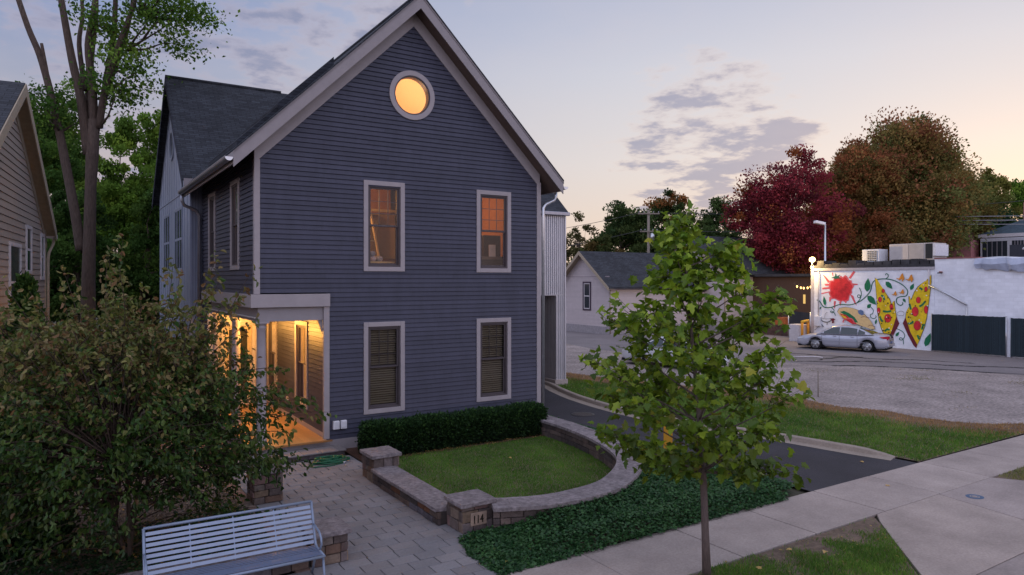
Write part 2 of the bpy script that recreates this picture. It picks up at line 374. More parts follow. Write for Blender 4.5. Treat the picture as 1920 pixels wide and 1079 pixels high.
def lamp(name, kind, loc, energy, color, size=.1):
    l = bpy.data.lights.new(name, kind); l.energy = energy; l.color = color
    if kind == 'SUN': l.angle = R(12)
    else: l.shadow_soft_size = size
    o = bpy.data.objects.new(name, l); COL.objects.link(o); o.location = loc; return o
sun = lamp('sun', 'SUN', (30, 0, 30), .5, (1, .72, .48))
sun.rotation_euler = SUN_DIR.to_track_quat('Z', 'Y').to_euler()

exec_order = []
# ================================================================== THE GREY-BLUE HOUSE
W, DEPTH, EAVE = 7.92, 15.0, 7.4
COURSE = .115
def roofz(x, top=11.38): return top - .98*abs(x-3.94)

def intervals(L, Rr, za, zb, holes):
    """[(u0 at za, u0 at zb, u1 at za, u1 at zb)] of a course after cutting the openings"""
    segs = [(L(za), L(zb), Rr(za), Rr(zb))]
    for h in holes:
        if h[0] == 'r':
            _, a, b, z0, z1 = h
            if (za+zb)/2 < z0 or (za+zb)/2 > z1: continue
            ca, cb_ = (a, a), (b, b)
        else:
            _, cu, cz, r = h
            if zb < cz-r or za > cz+r: continue
            q = [math.sqrt(max(0, r*r-(z-cz)**2)) for z in (za, zb)]
            ca, cb_ = (cu-q[0], cu-q[1]), (cu+q[0], cu+q[1])
        new = []
        for (l0, l1, r0, r1) in segs:
            if cb_[0] <= l0 and cb_[1] <= l1 or ca[0] >= r0 and ca[1] >= r1: new.append((l0, l1, r0, r1)); continue
            if ca[0] > l0 + .005: new.append((l0, l1, ca[0], ca[1]))
            if cb_[0] < r0 - .005: new.append((cb_[0], cb_[1], r0, r1))
        segs = new
    return segs

def siding(mb, org, u, n, L, Rr, z0, z1, m, holes=(), course=COURSE, tint=.10, proud=.024, groove=.011):
    org, u, n = Vector(org), Vector(u), Vector(n); z = z0
    while z < z1-.01:
        zb = min(z+course, z1)
        for (l0, l1, r0, r1) in intervals(L, Rr, z, zb, holes):
            if r0-l0 < .01: continue
            mb.face([org+u*l0-n*.03+Vector((0, 0, z)), org+u*r0-n*.03+Vector((0, 0, z)), org+u*r1-n*.03+Vector((0, 0, zb)), org+u*l1-n*.03+Vector((0, 0, zb))], m)
            cuts = [0.]; t = random.uniform(.3, 3.2)
            while t < (r0-l0)-.4: cuts.append(t/(r0-l0)); t += random.uniform(2.2, 3.6)
            cuts.append(1.)
            for a, b in zip(cuts, cuts[1:]):
                o = proud + random.uniform(-.0015, .0015); g = .0042
                A0, A1 = l0+(r0-l0)*a, l1+(r1-l1)*a; B0, B1 = l0+(r0-l0)*b-g, l1+(r1-l1)*b-g
                G_ = groove if zb < z1-.01 else 0.; i_ = .004
                p = [org+u*A0+n*o+Vector((0, 0, z)), org+u*B0+n*o+Vector((0, 0, z)), org+u*B1+n*i_+Vector((0, 0, zb-G_)), org+u*A1+n*i_+Vector((0, 0, zb-G_))]
                c = rt(tint)
                mb.face(p, m, c)
                bk = -.022 if G_ else .002
                q = [org+u*A0+n*bk+Vector((0, 0, z)), org+u*B0+n*bk+Vector((0, 0, z)), p[1], p[0]]
                mb.face(q, m, c)
                if G_:
                    r_ = [org+u*A1+n*bk+Vector((0, 0, zb-G_)), org+u*B1+n*bk+Vector((0, 0, zb-G_)), org+u*B1+n*bk+Vector((0, 0, zb)), org+u*A1+n*bk+Vector((0, 0, zb))]
                    mb.face(r_, m, c); mb.face([p[3], p[2], r_[1], r_[0]], m, c)
        z = zb

def frame(mb, u0, u1, z0, z1, w, d0, d1, m, T):
    """a picture-frame of four members butted together; T maps (u, depth outward, z) to the world"""
    def bx(a, b, c, d):
        vs = [T(x, y, z) for z in (c, d) for y in (d0, d1) for x in (a, b)]
        mb.grid(vs, [(0, 2, 3, 1), (4, 5, 7, 6), (0, 1, 5, 4), (2, 6, 7, 3), (0, 4, 6, 2), (1, 3, 7, 5)], m)
    bx(u0, u0+w, z0, z1); bx(u1-w, u1, z0, z1); bx(u0+w, u1-w, z0, z0+w); bx(u0+w, u1-w, z1-w, z1)
def tbox(mb, a, b, d0, d1, z0, z1, m, T, c=(1, 1, 1)):
    vs = [T(x, y, z) for z in (z0, z1) for y in (d0, d1) for x in (a, b)]
    mb.grid(vs, [(0, 2, 3, 1), (4, 5, 7, 6), (0, 1, 5, 4), (2, 6, 7, 3), (0, 4, 6, 2), (1, 3, 7, 5)], m, c)

def window(parent, T, u0, u1, z0, z1, blind=False, casing=.115, cas_m='trim', sash_m='sash', glass='glass', grid=(2, 2), dark=None):
    """double-hung window: casing > sash, pane, muntins, blind.  u0..z1 are the outside of the casing"""
    mb = MB(); frame(mb, u0, u1, z0, z1, casing, -.02, .042, cas_m, T)
    w = mb.build('window', parent, .006)
    a, b, c, d = u0+casing, u1-casing, z0+casing, z1-casing; mid = (c+d)/2+.02
    mb = MB(); frame(mb, a, b, c, d, .045, -.09, .012, sash_m, T)
    frame(mb, a+.045, b-.045, mid-.03, d-.045, .04, -.05, -.015, sash_m, T)
    frame(mb, a+.045, b-.045, c+.045, mid+.03, .045, -.085, -.052, sash_m, T)
    mb.build('sash', w, .003)
    mb = MB()
    for (p0, p1, q0, q1, dd) in ((a+.08, b-.08, mid, d-.08, -.03), (a+.08, b-.08, c+.085, mid-.01, -.066)):
        mb.face([T(p0, dd, q0), T(p1, dd, q0), T(p1, dd, q1), T(p0, dd, q1)], glass)
    mb.build('pane', w)
    if grid:
        mb = MB()
        for i in range(1, grid[0]+1):
            x = a+.08+(b-a-.16)*i/(grid[0]+1); tbox(mb, x-.008, x+.008, -.046, -.034, mid+.01, d-.085, sash_m, T)
        for i in range(1, grid[1]+1):
            z = mid+(d-.08-mid)*i/(grid[1]+1); tbox(mb, a+.085, b-.085, -.048, -.0345, z-.008, z+.008, sash_m, T)
        mb.build('muntin_grid', w)
    if blind:
        mb = MB(); z = c+.10
        tbox(mb, a+.05, b-.05, -.16, -.11, d-.1, d-.04, 'blind', T)
        while z < d-.1:
            cc = rt(.08)
            vs = [T(a+.06, -.165, z+.040), T(b-.06, -.165, z+.040), T(b-.06, -.115, z+.006), T(a+.06, -.115, z+.006)]
            mb.face(vs, 'blind', cc); z += .058
        tbox(mb, a+.05, b-.05, -.2, -.19, c+.02, d-.02, 'dark_wood', T)
        mb.build('blind', w)
    if dark:
        mb = MB(); tbox(mb, a-.05, b+.05, -.26, -.25, c-.05, d+.05, dark, T); mb.build('curtain', w)
    return w

house = thing('blue_house', 'tall grey blue clapboard house with steep gable, round glowing window and lit corner porch', 'house')
TF = lambda u, d, z: Vector((u, -d, z))              # front facade: outward is -Y
TL = lambda u, d, z: Vector((-d, u, z))              # left side: outward is -X
TP = lambda u, d, z: Vector((1.65-d, u, z))          # inside wall of the porch
TB = lambda u, d, z: Vector((u, 6.1-d, z))           # back wall of the porch

FRONT_WIN = [(2.585, 3.685, 4.35, 6.62, False), (5.81, 6.92, 4.34, 6.60, False), (2.585, 3.685, .79, 3.08, True), (5.81, 6.92, .80, 3.08, True)]
RW = (3.90, 8.90)
def build_house():
    holes = [('r', a+.09, b-.09, c+.09, d-.09) for a, b, c, d, _ in FRONT_WIN] + [('c', RW[0], RW[1], .55), ('r', -1, 1.66, -1, 3.79)]
    mb = MB()
    Lf = lambda z: max(.10, 3.94-(10.86-z)/.98); Rf = lambda z: min(W-.10, 3.94+(10.86-z)/.98)
    siding(mb, (0, 0, 0), (1, 0, 0), (0, -1, 0), Lf, Rf, .27, 10.80, 'siding', holes)
    mb.build('front_wall', house)
    mb = MB()      # left side, upper storey, and right side
    siding(mb, (0, 0, 0), (0, 1, 0), (-1, 0, 0), lambda z: .12, lambda z: 7.1, 3.8, 7.25, 'siding', [('r', 1.72, 2.56, 4.5, 6.58), ('r', 4.93, 5.78, 4.5, 6.58)])
    siding(mb, (0, 0, 0), (0, 1, 0), (-1, 0, 0), lambda z: 6.1, lambda z: 7.1, .27, 3.8, 'siding')
    mb.build('side_wall', house)
    mb = MB(); siding(mb, (W, 0, 0), (0, 1, 0), (1, 0, 0), lambda z: .12, lambda z: DEPTH, .27, 7.2, 'siding', course=.23); mb.build('side_wall', house)
    mb = MB(); mb.box(0, W, DEPTH-.1, DEPTH, 0, 7.2, 'siding'); mb.face([(0, DEPTH, 7.2), (W, DEPTH, 7.2), (3.94, DEPTH, 11.0)], 'siding'); mb.build('rear_wall', house)
    # corner boards, skirt
    mb = MB()
    mb.box(-.03, .10, -.032, .10, 3.81, 6.90, 'trim'); mb.build('corner_board', house, .006)
    mb = MB(); mb.box(W-.11, W+.03, -.032, .10, .0, 6.95, 'trim'); mb.build('corner_board', house, .006)
    mb = MB(); mb.box(1.58, 1.72, -.036, .06, .30, 3.50, 'trim'); mb.build('corner_board', house, .006)
    mb = MB(); mb.box(1.72, W-.11, -.026, .1, 0, .27, 'fascia'); mb.box(-.05, 1.72, -.02, .1, .0, .245, 'fascia'); mb.box(-.02, .1, .1, 7.1, 0, .245, 'fascia'); mb.box(W-.1, W+.02, .1, DEPTH, 0, .27, 'fascia')
    mb.build('skirt_board', house, .005)
    # frieze boards on the gable
    for s in (-1, 1):
        mb = MB(); pts = []
        xe = 3.94+s*(3.94+.03)
        for y in (-.034, .02):
            pts += [(3.94, y, 11.07), (xe, y, 11.07-.98*abs(xe-3.94)), (xe, y, 10.69-.98*abs(xe-3.94)), (3.94, y, 10.69)]
        mb.grid(pts, [(0, 1, 2, 3), (4, 7, 6, 5), (0, 4, 5, 1), (2, 6, 7, 3), (1, 5, 6, 2), (0, 3, 7, 4)], 'trim'); mb.build('frieze_board', house, .004)
    # roof: two slabs, their soffit and rake fascias
    yo, yb = -.46, DEPTH+.4
    for s in (-1, 1):
        xe = 3.94+s*4.50
        mb = MB()
        def P(x, y, off): return (x, y, roofz(x)+off)
        xs = [3.94, xe]
        for (o0, o1, m, dy) in ((0, .035, 'roof_y', 0), ):
            yl = (yb, yb) if s > 0 else (11.6, 7.0)
            v = [P(xs[i], (yo-.03, yl[i])[j], o) for o in (o0, o1) for j in (0, 1) for i in (0, 1)]
            mb.grid(v, [(0, 1, 3, 2), (4, 6, 7, 5), (0, 4, 5, 1), (2, 3, 7, 6), (1, 5, 7, 3), (0, 2, 6, 4)], m)
        mb.build('roof', house)
        mb = MB(); v = [P(x, (yo+.03, yb if s > 0 else (11.3 if x == 3.94 else 7.0))[j], o) for o in (-.30, -.28) for j in (0, 1) for x in (3.94, xe-s*.02)]
        mb.grid(v, [(0, 1, 3, 2), (4, 6, 7, 5), (0, 4, 5, 1), (2, 3, 7, 6), (1, 5, 7, 3), (0, 2, 6, 4)], 'soffit'); mb.build('soffit', house)
        mb = MB()
        v = [P(x, y, o) for o in (-.36, -.002) for y in (yo, yo+.03) for x in (3.94, xe)]
        mb.grid(v, [(0, 1, 3, 2), (4, 6, 7, 5), (0, 4, 5, 1), (2, 3, 7, 6), (1, 5, 7, 3), (0, 2, 6, 4)], 'fascia')
        v = [P(x, y, o) for o in (-.06, -.001) for y in (yo-.012, yo-.001) for x in (3.94, xe+s*.01)]
        mb.grid(v, [(0, 1, 3, 2), (4, 6, 7, 5), (0, 4, 5, 1), (2, 3, 7, 6), (1, 5, 7, 3), (0, 2, 6, 4)], 'fascia', (.8, .8, .8))
        mb.build('rake_board', house)
        mb = MB(); mb.box(min(xe, xe-s*.03), max(xe, xe-s*.03), yo+.03, yb if s > 0 else 7.0, roofz(xe)-.28, roofz(xe)-.01, 'fascia'); mb.build('eave_board', house)
    mb = MB(); mb.tube([(3.94, yo, 11.41), (3.94, yb, 11.41)], .07, 'roof_y', 6); mb.build('ridge_cap', house)
    for xa, xb, h_ in ((-.35, .55, .13), (.56, 1.92, .20)):      # raised saddle on the left slope
        mb = MB(); v = [P(x, y, o) for o in (.036, .036+h_) for y in (.25, 4.0) for x in (xa, xb)]
        mb.grid(v, [(0, 1, 3, 2), (4, 6, 7, 5), (0, 4, 5, 1), (2, 3, 7, 6), (1, 5, 7, 3), (0, 2, 6, 4)], 'roof_y', (.8, .8, .85)); mb.build('roof_saddle', house)
    # gutters (half-round troughs) and downspouts
    def gutter(x, y0, y1, z):
        mb = MB(); n = 8; pts = []
        for y in (y0, y1):
            for j in range(n+1):
                a = math.pi + math.pi*j/n; pts.append((x+.085*math.cos(a), y, z+.085*math.sin(a)))
        for j in range(n): mb.face([pts[j], pts[j+1], pts[n+2+j], pts[n+1+j]], 'gutter', smooth=True)
        mb.face(pts[:n+1], 'galvanized'); mb.face(pts[n+1:], 'galvanized'); mb.box(x-.09, x-.078, y0, y1, z-.01, z+.012, 'gutter')
        return mb.build('gutter', house)
    gutter(-.65, -.45, 6.95, 6.83); gutter(8.54, -.45, 5.45, 6.83)
    mb = MB(); mb.tube([(8.52, .02, 6.76), (8.52, .02, 6.6), (8.45, .02, 6.48), (8.15, .02, 6.34), (8.06, .02, 6.22), (8.06, .02, 5.9), (8.06, .02, .05)], .05, 'galvanized', 10); mb.build('downspout', house)
    mb = MB(); mb.tube([(-.62, 6.88, 6.78), (-.62, 6.88, 6.55), (-.55, 6.9, 6.42), (-.22, 6.95, 6.3), (-.12, 6.98, 6.15), (-.12, 6.98, .1)], .05, 'gutter', 10); mb.build('downspout', house)
    # windows
    for a, b, c, d, bl in FRONT_WIN: window(house, TF, a, b, c, d, bl)
    window(house, TL, 1.62, 2.66, 4.39, 6.68); window(house, TL, 4.83, 5.88, 4.39, 6.68)
    # round window
    MW = Matrix.Translation((RW[0], 0, RW[1])) @ Matrix.Rotation(R(90), 4, 'X')
    mb = MB()
    def ring(r0, r1, d0, d1, m, n=56):
        vs = [MW @ Vector((r*math.cos(2*math.pi*j/n), r*math.sin(2*math.pi*j/n), d)) for (r, d) in ((r0, d0), (r0, d1), (r1, d1), (r1, d0)) for j in range(n)]
        mb.grid(vs, [(i*n+j, i*n+(j+1) % n, ((i+1) % 4)*n+(j+1) % n, ((i+1) % 4)*n+j) for i in range(4) for j in range(n)], m)
    ring(.505, .635, -.05, .045, 'trim'); rw = mb.build('round_window', house, .005)
    mb = MB(); ring(.468, .505, -.16, .02, 'sash'); mb.build('sash', rw)
    mb = MB(); n = 48; mb.face([MW @ Vector((.47*math.cos(2*math.pi*j/n), .47*math.sin(2*math.pi*j/n), -.05)) for j in range(n)], 'glass'); mb.build('pane', rw)
    # ---- porch
    mb = MB()
    siding(mb, (1.65, 0, 0), (0, 1, 0), (-1, 0, 0), lambda z: .06, lambda z: 6.1, .30, 3.3, 'siding', [('r', 1.55, 2.49, .88, 2.95), ('r', 4.62, 5.58, .88, 2.95)])
    mb.build('porch_wall', house)
    mb = MB()
    siding(mb, (0, 6.1, 0), (1, 0, 0), (0, -1, 0), lambda z: -.02, lambda z: 1.65, .30, 3.3, 'porch_paint', [('r', .43, 1.27, .2, 2.75)])
    mb.build('porch_end_wall', house)
    window(house, TP, 1.45, 2.59, .78, 3.05, True, glass='glass'); window(house, TP, 4.52, 5.68, .78, 3.05, True)
    mb = MB()      # floor of narrow boards running into the porch
    y = -.11
    x = -.06
    while x < 1.63:
        mb.box(x, x+.082, -.11, 6.1, .262, .30, 'porch_wood', rt(.16)); x += .0845
    mb.box(-.10, 1.76, -.135, -.112, .255, .298, 'porch_wood', (.7, .62, .6)); mb.box(-.085, -.062, -.112, 6.1, .255, .298, 'porch_wood', (.8, .8, .8))
    mb.build('porch_floor', house)
    mb = MB()
    for i in range(20): mb.box(-.0+.0845*i, .0815+.0845*i, .12, 6.1, 3.25, 3.27, 'porch_paint', rt(.03))
    mb.build('porch_ceiling', house)
    mb = MB(); mb.box(1.622, 1.648, .06, 6.1, .30, .42, 'trim'); mb.build('baseboard', house)
    mb = MB()      # beam in two steps, on the front and along the left side
    mb.box(-.115, 1.72, -.085, .11, 3.50, 3.805, 'trim'); mb.box(.06, 1.58, .02, .22, 3.17, 3.50, 'fascia')
    mb.box(-.115, .10, .11, 6.6, 3.50, 3.805, 'trim'); mb.box(.06, .26, .22, 6.1, 3.17, 3.50, 'fascia')
    mb.build('porch_beam', house, .006)
    for y in (.16, 2.95, 5.75):
        mb = MB()
        mb.lathe([(.145, .30), (.145, .36), (.125, .37), (.13, .40), (.118, .43), (.115, .5), (.114, 1.4), (.104, 2.6), (.10, 3.0), (.115, 3.02), (.115, 3.045), (.10, 3.06), (.10, 3.09), (.135, 3.115), (.14, 3.13)], 'trim', 24, Matrix.Translation((.17, y, 0)))
        mb.box(.02, .32, y-.15, y+.15, 3.13, 3.172, 'trim'); mb.build('porch_column', house)
    mb = MB(); v = [(1.58, y, z) for y in (.07, .13) for z in (0,)]
    mb.grid([(1.58, .06, 3.17), (1.58, .06, 2.86), (1.47, .06, 3.17), (1.58, .14, 3.17), (1.58, .14, 2.86), (1.47, .14, 3.17)], [(0, 1, 2), (3, 5, 4), (1, 4, 5, 2)], 'fascia'); mb.build('beam_bracket', house)
    # door with a tall glass light
    mb = MB(); frame(mb, .36, 1.36, .30, 2.84, .10, -.02, .05, 'porch_paint', TB); dr = mb.build('door_frame', house, .006)
    mb = MB(); frame(mb, .46, 1.26, .32, 2.74, .13, -.06, -.02, 'door', TB); dd = mb.build('door', house)
    mb = MB(); tbox(mb, .59, 1.13, -.05, -.035, .45, 2.61, 'door_glass', TB); mb.build('door_pane', dd)
    mb = MB(); mb.tube([TB(1.2, -.02, 1.30), TB(1.2, .05, 1.30), TB(1.12, .055, 1.30)], .016, 'chrome', 8); mb.build('door_handle', dd)
    mb = MB(); mb.lathe([(.02, 3.252), (.13, 3.25), (.13, 3.23), (.10, 3.19), (.03, 3.17)], 'porch_bulb', 16, Matrix.Translation((.9, 3.0, 0))); mb.build('ceiling_light', house)
    mb = MB(); mb.box(-.2, .3, -.2, .02, 0, .1, 'trim'); 
    for x in (1.80, 1.985):
        mb = MB(); mb.box(x, x+.145, -.10, -.02, .52, .72, 'white_plastic'); mb.box(x+.02, x+.125, -.108, -.1, .54, .70, 'white_plastic', (.85, .85, .85)); mb.build('utility_box', house, .012)
    mb = MB(); mb.box(1.585, 1.632, 3.28, 3.37, .72, .86, 'porch_paint'); mb.build('outlet_cover', house, .006)
    # ---- cross gable on the left
    X0, Y0, Y1, RY, RZ = -.35, 7.1, 15.2, 11.35, 11.45
    sl = (RZ-7.30)/(RY-(Y0-.05))
    zr = lambda y: RZ - sl*abs(y-RY)
    mb = MB()
    wz = lambda y: zr(y)-.16
    ys = [Y0, RY, Y1]
    mb.face([(X0, Y1, 0), (X0, Y0, 0), (X0, Y0, wz(Y0)), (X0, RY, wz(RY)), (X0, Y1, wz(Y1))], 'batten_wall')
    y = Y0
    while y < Y1:
        mb.box(X0-.012, X0, y, y+.03, .3, wz(y+.015)-.05, 'batten_wall', (.93, .93, .95)); y += .62
    mb.box(X0-.02, X0, Y0, Y1, 7.0, 7.05, 'batten_wall')
    for i in range(4): 
        pass
    mb.face([(X0, Y0, 0), (0, Y0, 0), (0, Y0, 7.3), (X0, Y0, 7.3)], 'batten_wall', (.8, .8, .85))
    for i in range(5):
        x = X0+.01+i*.082; mb.box(x, x+.03, Y0-.03, Y0, .1, 7.2, 'batten_wall', (.95, .95, 1))
    mb.build('wing_wall', house)
    TX = lambda u, d, z: Vector((X0-d, u, z))
    for (a, b) in ((8.72, 10.67), (11.98, 13.74)):
        mb = MB(); frame(mb, a, b, 4.42, 6.62, .07, -.02, .03, 'batten_wall', TX); w = mb.build('window', house)
        mb = MB()
        frame(mb, a+.07, b-.07, 4.49, 6.55, .05, -.01, .02, 'batten_wall', TX)
        for k in (1, 2): tbox(mb, a+(b-a)*k/3-.035, a+(b-a)*k/3+.035, 0, .018, 4.54, 6.5, 'batten_wall', TX)
        tbox(mb, a+.12, b-.12, .0, .016, 5.48, 5.56, 'batten_wall', TX); mb.build('sash', w)
        mb = MB(); tbox(mb, a+.08, b-.08, .002, .008, 4.5, 6.54, 'window_dark', TX); mb.build('pane', w)
    M2 = Matrix.Translation((X0, 11.35, 9.0)) @ Matrix.Rotation(R(-90), 4, 'Y')
    mb = MB(); n = 28
    for r0, r1, d0, d1, m in ((.46, .56, .0, .05, 'batten_wall'),):
        vs = [M2 @ Vector((r*math.cos(2*math.pi*j/n), r*math.sin(2*math.pi*j/n), d)) for (r, d) in ((r0, d0), (r0, d1), (r1, d1), (r1, d0)) for j in range(n)]
        mb.grid(vs, [(i*n+j, i*n+(j+1) % n, ((i+1) % 4)*n+(j+1) % n, ((i+1) % 4)*n+j) for i in range(4) for j in range(n)], m)
    rw2 = mb.build('round_window', house)
    mb = MB(); mb.face([M2 @ Vector((.47*math.cos(2*math.pi*j/n), .47*math.sin(2*math.pi*j/n), .01)) for j in range(n)], 'window_dark'); mb.build('pane', rw2)
    for s in (-1, 1):
        ye = RY + s*(RY-(Y0-.05)); xl, xr = X0-.22, 3.94
        mb = MB(); v = [(x, y, zr(y)+o) for o in (-.10, .0) for y in (RY, ye) for x in (xl, xr)]
        mb.grid(v, [(0, 1, 3, 2), (4, 6, 7, 5), (0, 4, 5, 1), (2, 3, 7, 6), (1, 5, 7, 3), (0, 2, 6, 4)], 'roof_x'); mb.build('roof', house)
        mb = MB(); v = [(x, y, zr(y)+o) for o in (-.30, -.012) for y in (RY, ye) for x in (xl-.03, xl-.002)]
        mb.grid(v, [(0, 1, 3, 2), (4, 6, 7, 5), (0, 4, 5, 1), (2, 3, 7, 6), (1, 5, 7, 3), (0, 2, 6, 4)], 'roof_x', (.9, .9, 1)); mb.build('rake_board', house)
    mb = MB(); mb.box(X0-.2, .2, Y0-.08, Y0-.02, 7.05, 7.28, 'fascia'); mb.build('eave_board', house)
    mb = MB(); mb.tube([(X0-.24, RY, RZ+.02), (3.5, RY, RZ+.02)], .06, 'roof_x', 6); mb.build('ridge_cap', house)
    # ---- corrugated wing over the driveway on the right
    A, B, YA, YB = W, 13.02, 5.58, 13.4
    def corr(mb, p0, p1, z0, z1, nrm, pitch=.10, amp=.03, c=(1, 1, 1)):
        p0, p1, nrm = Vector(p0), Vector(p1), Vector(nrm); ln = (p1-p0).length; k = int(ln/pitch*4); d = (p1-p0)/k
        vs = []
        for i in range(k+1):
            o = amp*(0, 1, 1, 0)[i % 4]
            for z in (z0, z1): vs.append(p0+d*i+nrm*o+Vector((0, 0, z)))
        mb.grid(vs, [(2*i, 2*i+2, 2*i+3, 2*i+1) for i in range(k)], 'corrugated', c)
    mb = MB()
    corr(mb, (A, YA, 0), (B, YA, 0), 3.55, 6.72, (0, -1, 0)); corr(mb, (12.62, YA, 0), (B, YA, 0), .22, 3.53, (0, -1, 0))
    corr(mb, (12.62, YA, 0), (12.62, YB, 0), .22, 3.55, (-1, 0, 0), c=(.62, .58, .55)); corr(mb, (B, YA, 0), (B, YB, 0), .22, 6.9, (1, 0, 0))
    mb.box(B-.02, B+.045, YA-.05, YA+.02, .22, 6.72, 'corrugated'); mb.box(12.60, 12.66, YA-.03, YA+.03, .22, 3.53, 'corrugated')
    mb.box(A, B, YA-.022, YA+.01, 3.525, 3.56, 'corrugated', (.8, .8, .8))
    mb.build('metal_wing_wall', house)
    mb = MB(); mb.box(A, 12.6, YA+.02, YB, 3.56, 3.6, 'soffit'); mb.build('soffit', house)
    mb = MB(); mb.box(12.5, 13.12, YA-.1, YB, 0, .22, 'concrete'); mb.build('wing_footing', house, .01)
    ry = (YA+YB)/2; rz2 = 10.4
    for s in (-1, 1):
        ye = ry+s*(ry-YA+.12)
        mb = MB(); v = [(x, y, z+o) for o in (-.1, 0) for (y, z) in ((ry, rz2), (ye, 6.82)) for x in (A-3.9, B+.1)]
        mb.grid(v, [(0, 1, 3, 2), (4, 6, 7, 5), (0, 4, 5, 1), (2, 3, 7, 6), (1, 5, 7, 3), (0, 2, 6, 4)], 'roof_x'); mb.build('roof', house)
    mb = MB(); mb.face([(B, YA, 6.7), (B, YB, 6.7), (B, ry, rz2-.1)], 'corrugated'); mb.build('gable_panel', house)
    mb = MB(); mb.box(A, B+.14, YA-.20, YA-.06, 6.66, 6.80, 'gutter'); mb.build('gutter', house, .02)
    # ---- rooms behind the glass
    mb = MB()
    x0, x1, y0, y1, z0, z1 = .06, 7.80, .06, 4.9, 3.95, 7.0
    mb.face([(x0, y0, z0), (x1, y0, z0), (x1, y1, z0), (x0, y1, z0)], 'dark_wood', (2, 2, 2)); mb.face([(x0, y0, z1), (x1, y0, z1), (x1, y1, z1), (x0, y1, z1)], 'plaster_orange')
    mb.face([(x0, y1, z0), (x1, y1, z0), (x1, y1, z1), (x0, y1, z1)], 'plaster'); mb.face([(x1, y0, z0), (x1, y1, z0), (x1, y1, z1), (x1, y0, z1)], 'plaster_orange')
    mb.box(4.6, 4.7, y0, y1, z0, z1, 'plaster'); mb.box(.1, 4.6, 1.9, 2.0, 6.05, 6.12, 'light_wood'); mb.box(2.5, 4.55, 2.6, 2.7, 4.0, 6.05, 'plaster', (.8, .8, .8))
    mb.box(3.4, 3.9, 2.3, 2.58, 4.0, 6.0, 'plaster', (.4, .36, .3)); mb.box(5.7, 7.7, 3.4, 3.6, 4.0, 5.5, 'dark_wood', (1.6, 1.5, 1.4)); mb.box(6.5, 6.62, 1.9, 2.0, 4.0, 6.9, 'light_wood', (.5, .4, .35)); mb.box(2.3, 4.5, 2.2, 2.3, 3.95, 4.75, 'dark_wood', (2, 1.6, 1.2)); mb.box(2.0, 4.4, 2.59, 2.6, 6.06, 7.0, 'plaster_orange')
    mb.build('upper_room', house)
    mb = MB()
    mb.face([(1.0, .2, 7.4), (7, .2, 7.4), (7, 4, 7.4), (1.0, 4, 7.4)], 'light_wood'); mb.face([(1.0, 4, 7.4), (7, 4, 7.4), (3.94, 4, 10.7)], 'cream')
    mb.face([(.8, .2, 7.4), (.8, 4, 7.4), (3.94, 4, 10.6), (3.94, .2, 10.6)], 'cream'); mb.face([(7.1, .2, 7.4), (7.1, 4, 7.4), (3.94, 4, 10.6), (3.94, .2, 10.6)], 'cream')
    mb.bar((2.6, 3.2, 9.35), (4.2, 3.5, 9.40), .12, .1, 'cream', (.7, .7, .7)); mb.bar((2.3, 2.6, 8.65), (3.45, 2.8, 8.68), .2, .09, 'light_wood', (.9, .9, .9))
    mb.build('attic_room', house)
    mb = MB(); mb.box(2.3, 7.7, .9, 1.0, .3, 3.6, 'dark_wood'); mb.build('lower_partition', house)
build_house()
lamp('porch_lamp', 'POINT', (.85, 2.6, 3.02), 185, (1, .45, .09), .10)
lamp('porch_lamp_rear', 'POINT', (.9, 5.1, 3.0), 60, (1, .46, .10), .10)
lamp('upper_room_lamp', 'POINT', (2.2, 1.3, 6.3), 78, (1, .58, .20), .15)
lamp('upper_side_lamp', 'POINT', (6.2, 2.7, 6.3), 66, (1, .56, .19), .15)
lamp('attic_lamp', 'POINT', (3.2, 1.6, 8.0), 200, (1, .66, .42), .2)

# things seen inside the lit rooms
t = thing('step_ladder', 'pale wooden ladder leaning behind the upper left window', 'ladder', (3.35, 1.0, 3.95))
for dx in (-.16, .16):
    mb = MB(); mb.bar((dx+.05, 0, 0), (dx*.6-.25, .55, 2.9), .07, .04, 'light_wood', (1.6, 1.5, 1.4)); mb.build('rail', t)
for i in range(6):
    mb = MB(); z = .4+.42*i; k = z/2.9; w = .16*(1-.4*k); cx = .05-.3*k; mb.bar((cx-w, .55*k, z), (cx+w, .55*k, z), .05, .03, 'light_wood'); mb.build('rung', t)
t = thing('side_table', 'low wooden table inside the upper left window', 'table', (3.0, .55, 3.95))
mb = MB(); mb.box(-.45, .55, -.25, .25, .62, .66, 'light_wood'); mb.build('table_top', t)
for sx in (-.4, .5):
    for sy in (-.2, .2):
        mb = MB(); mb.box(sx-.025, sx+.025, sy-.025, sy+.025, 0, .62, 'light_wood', (.6, .6, .6)); mb.build('leg', t)
rolls = [(-.18, 0, .73, 'bottom left', (.9, .8, .8)), (0., 0, .73, 'bottom middle', (1, .95, 1)), (.18, 0, .73, 'bottom right', (.8, .75, .7)), (-.02, 0, .86, 'topmost', (.5, .55, .6))]
for dx, dy, dz, w, c in rolls:
    mb = MB(); mb.tube([(3.0+dx, .36, 3.95+dz), (3.0+dx, .74, 3.95+dz)], .068, 'cloth', 12, c)
    tag(mb.build('rolled_towel'), f'{w} rolled towel of the pile on the table in the upper left window', 'towel', 'rolled towels piled on the table')
t = thing('dark_cabinet', 'dark cabinet standing inside the upper right window', 'cabinet', (6.98, 1.3, 3.95))
mb = MB(); mb.box(-.28, .30, -.2, .2, 0, 1.5, 'dark_wood'); mb.build('body', t, .01)
mb = MB(); mb.box(-.12, .02, -.215, -.2, 1.12, 1.22, 'cloth', (1.8, 1.8, 1.8)); mb.build('label_card', t)
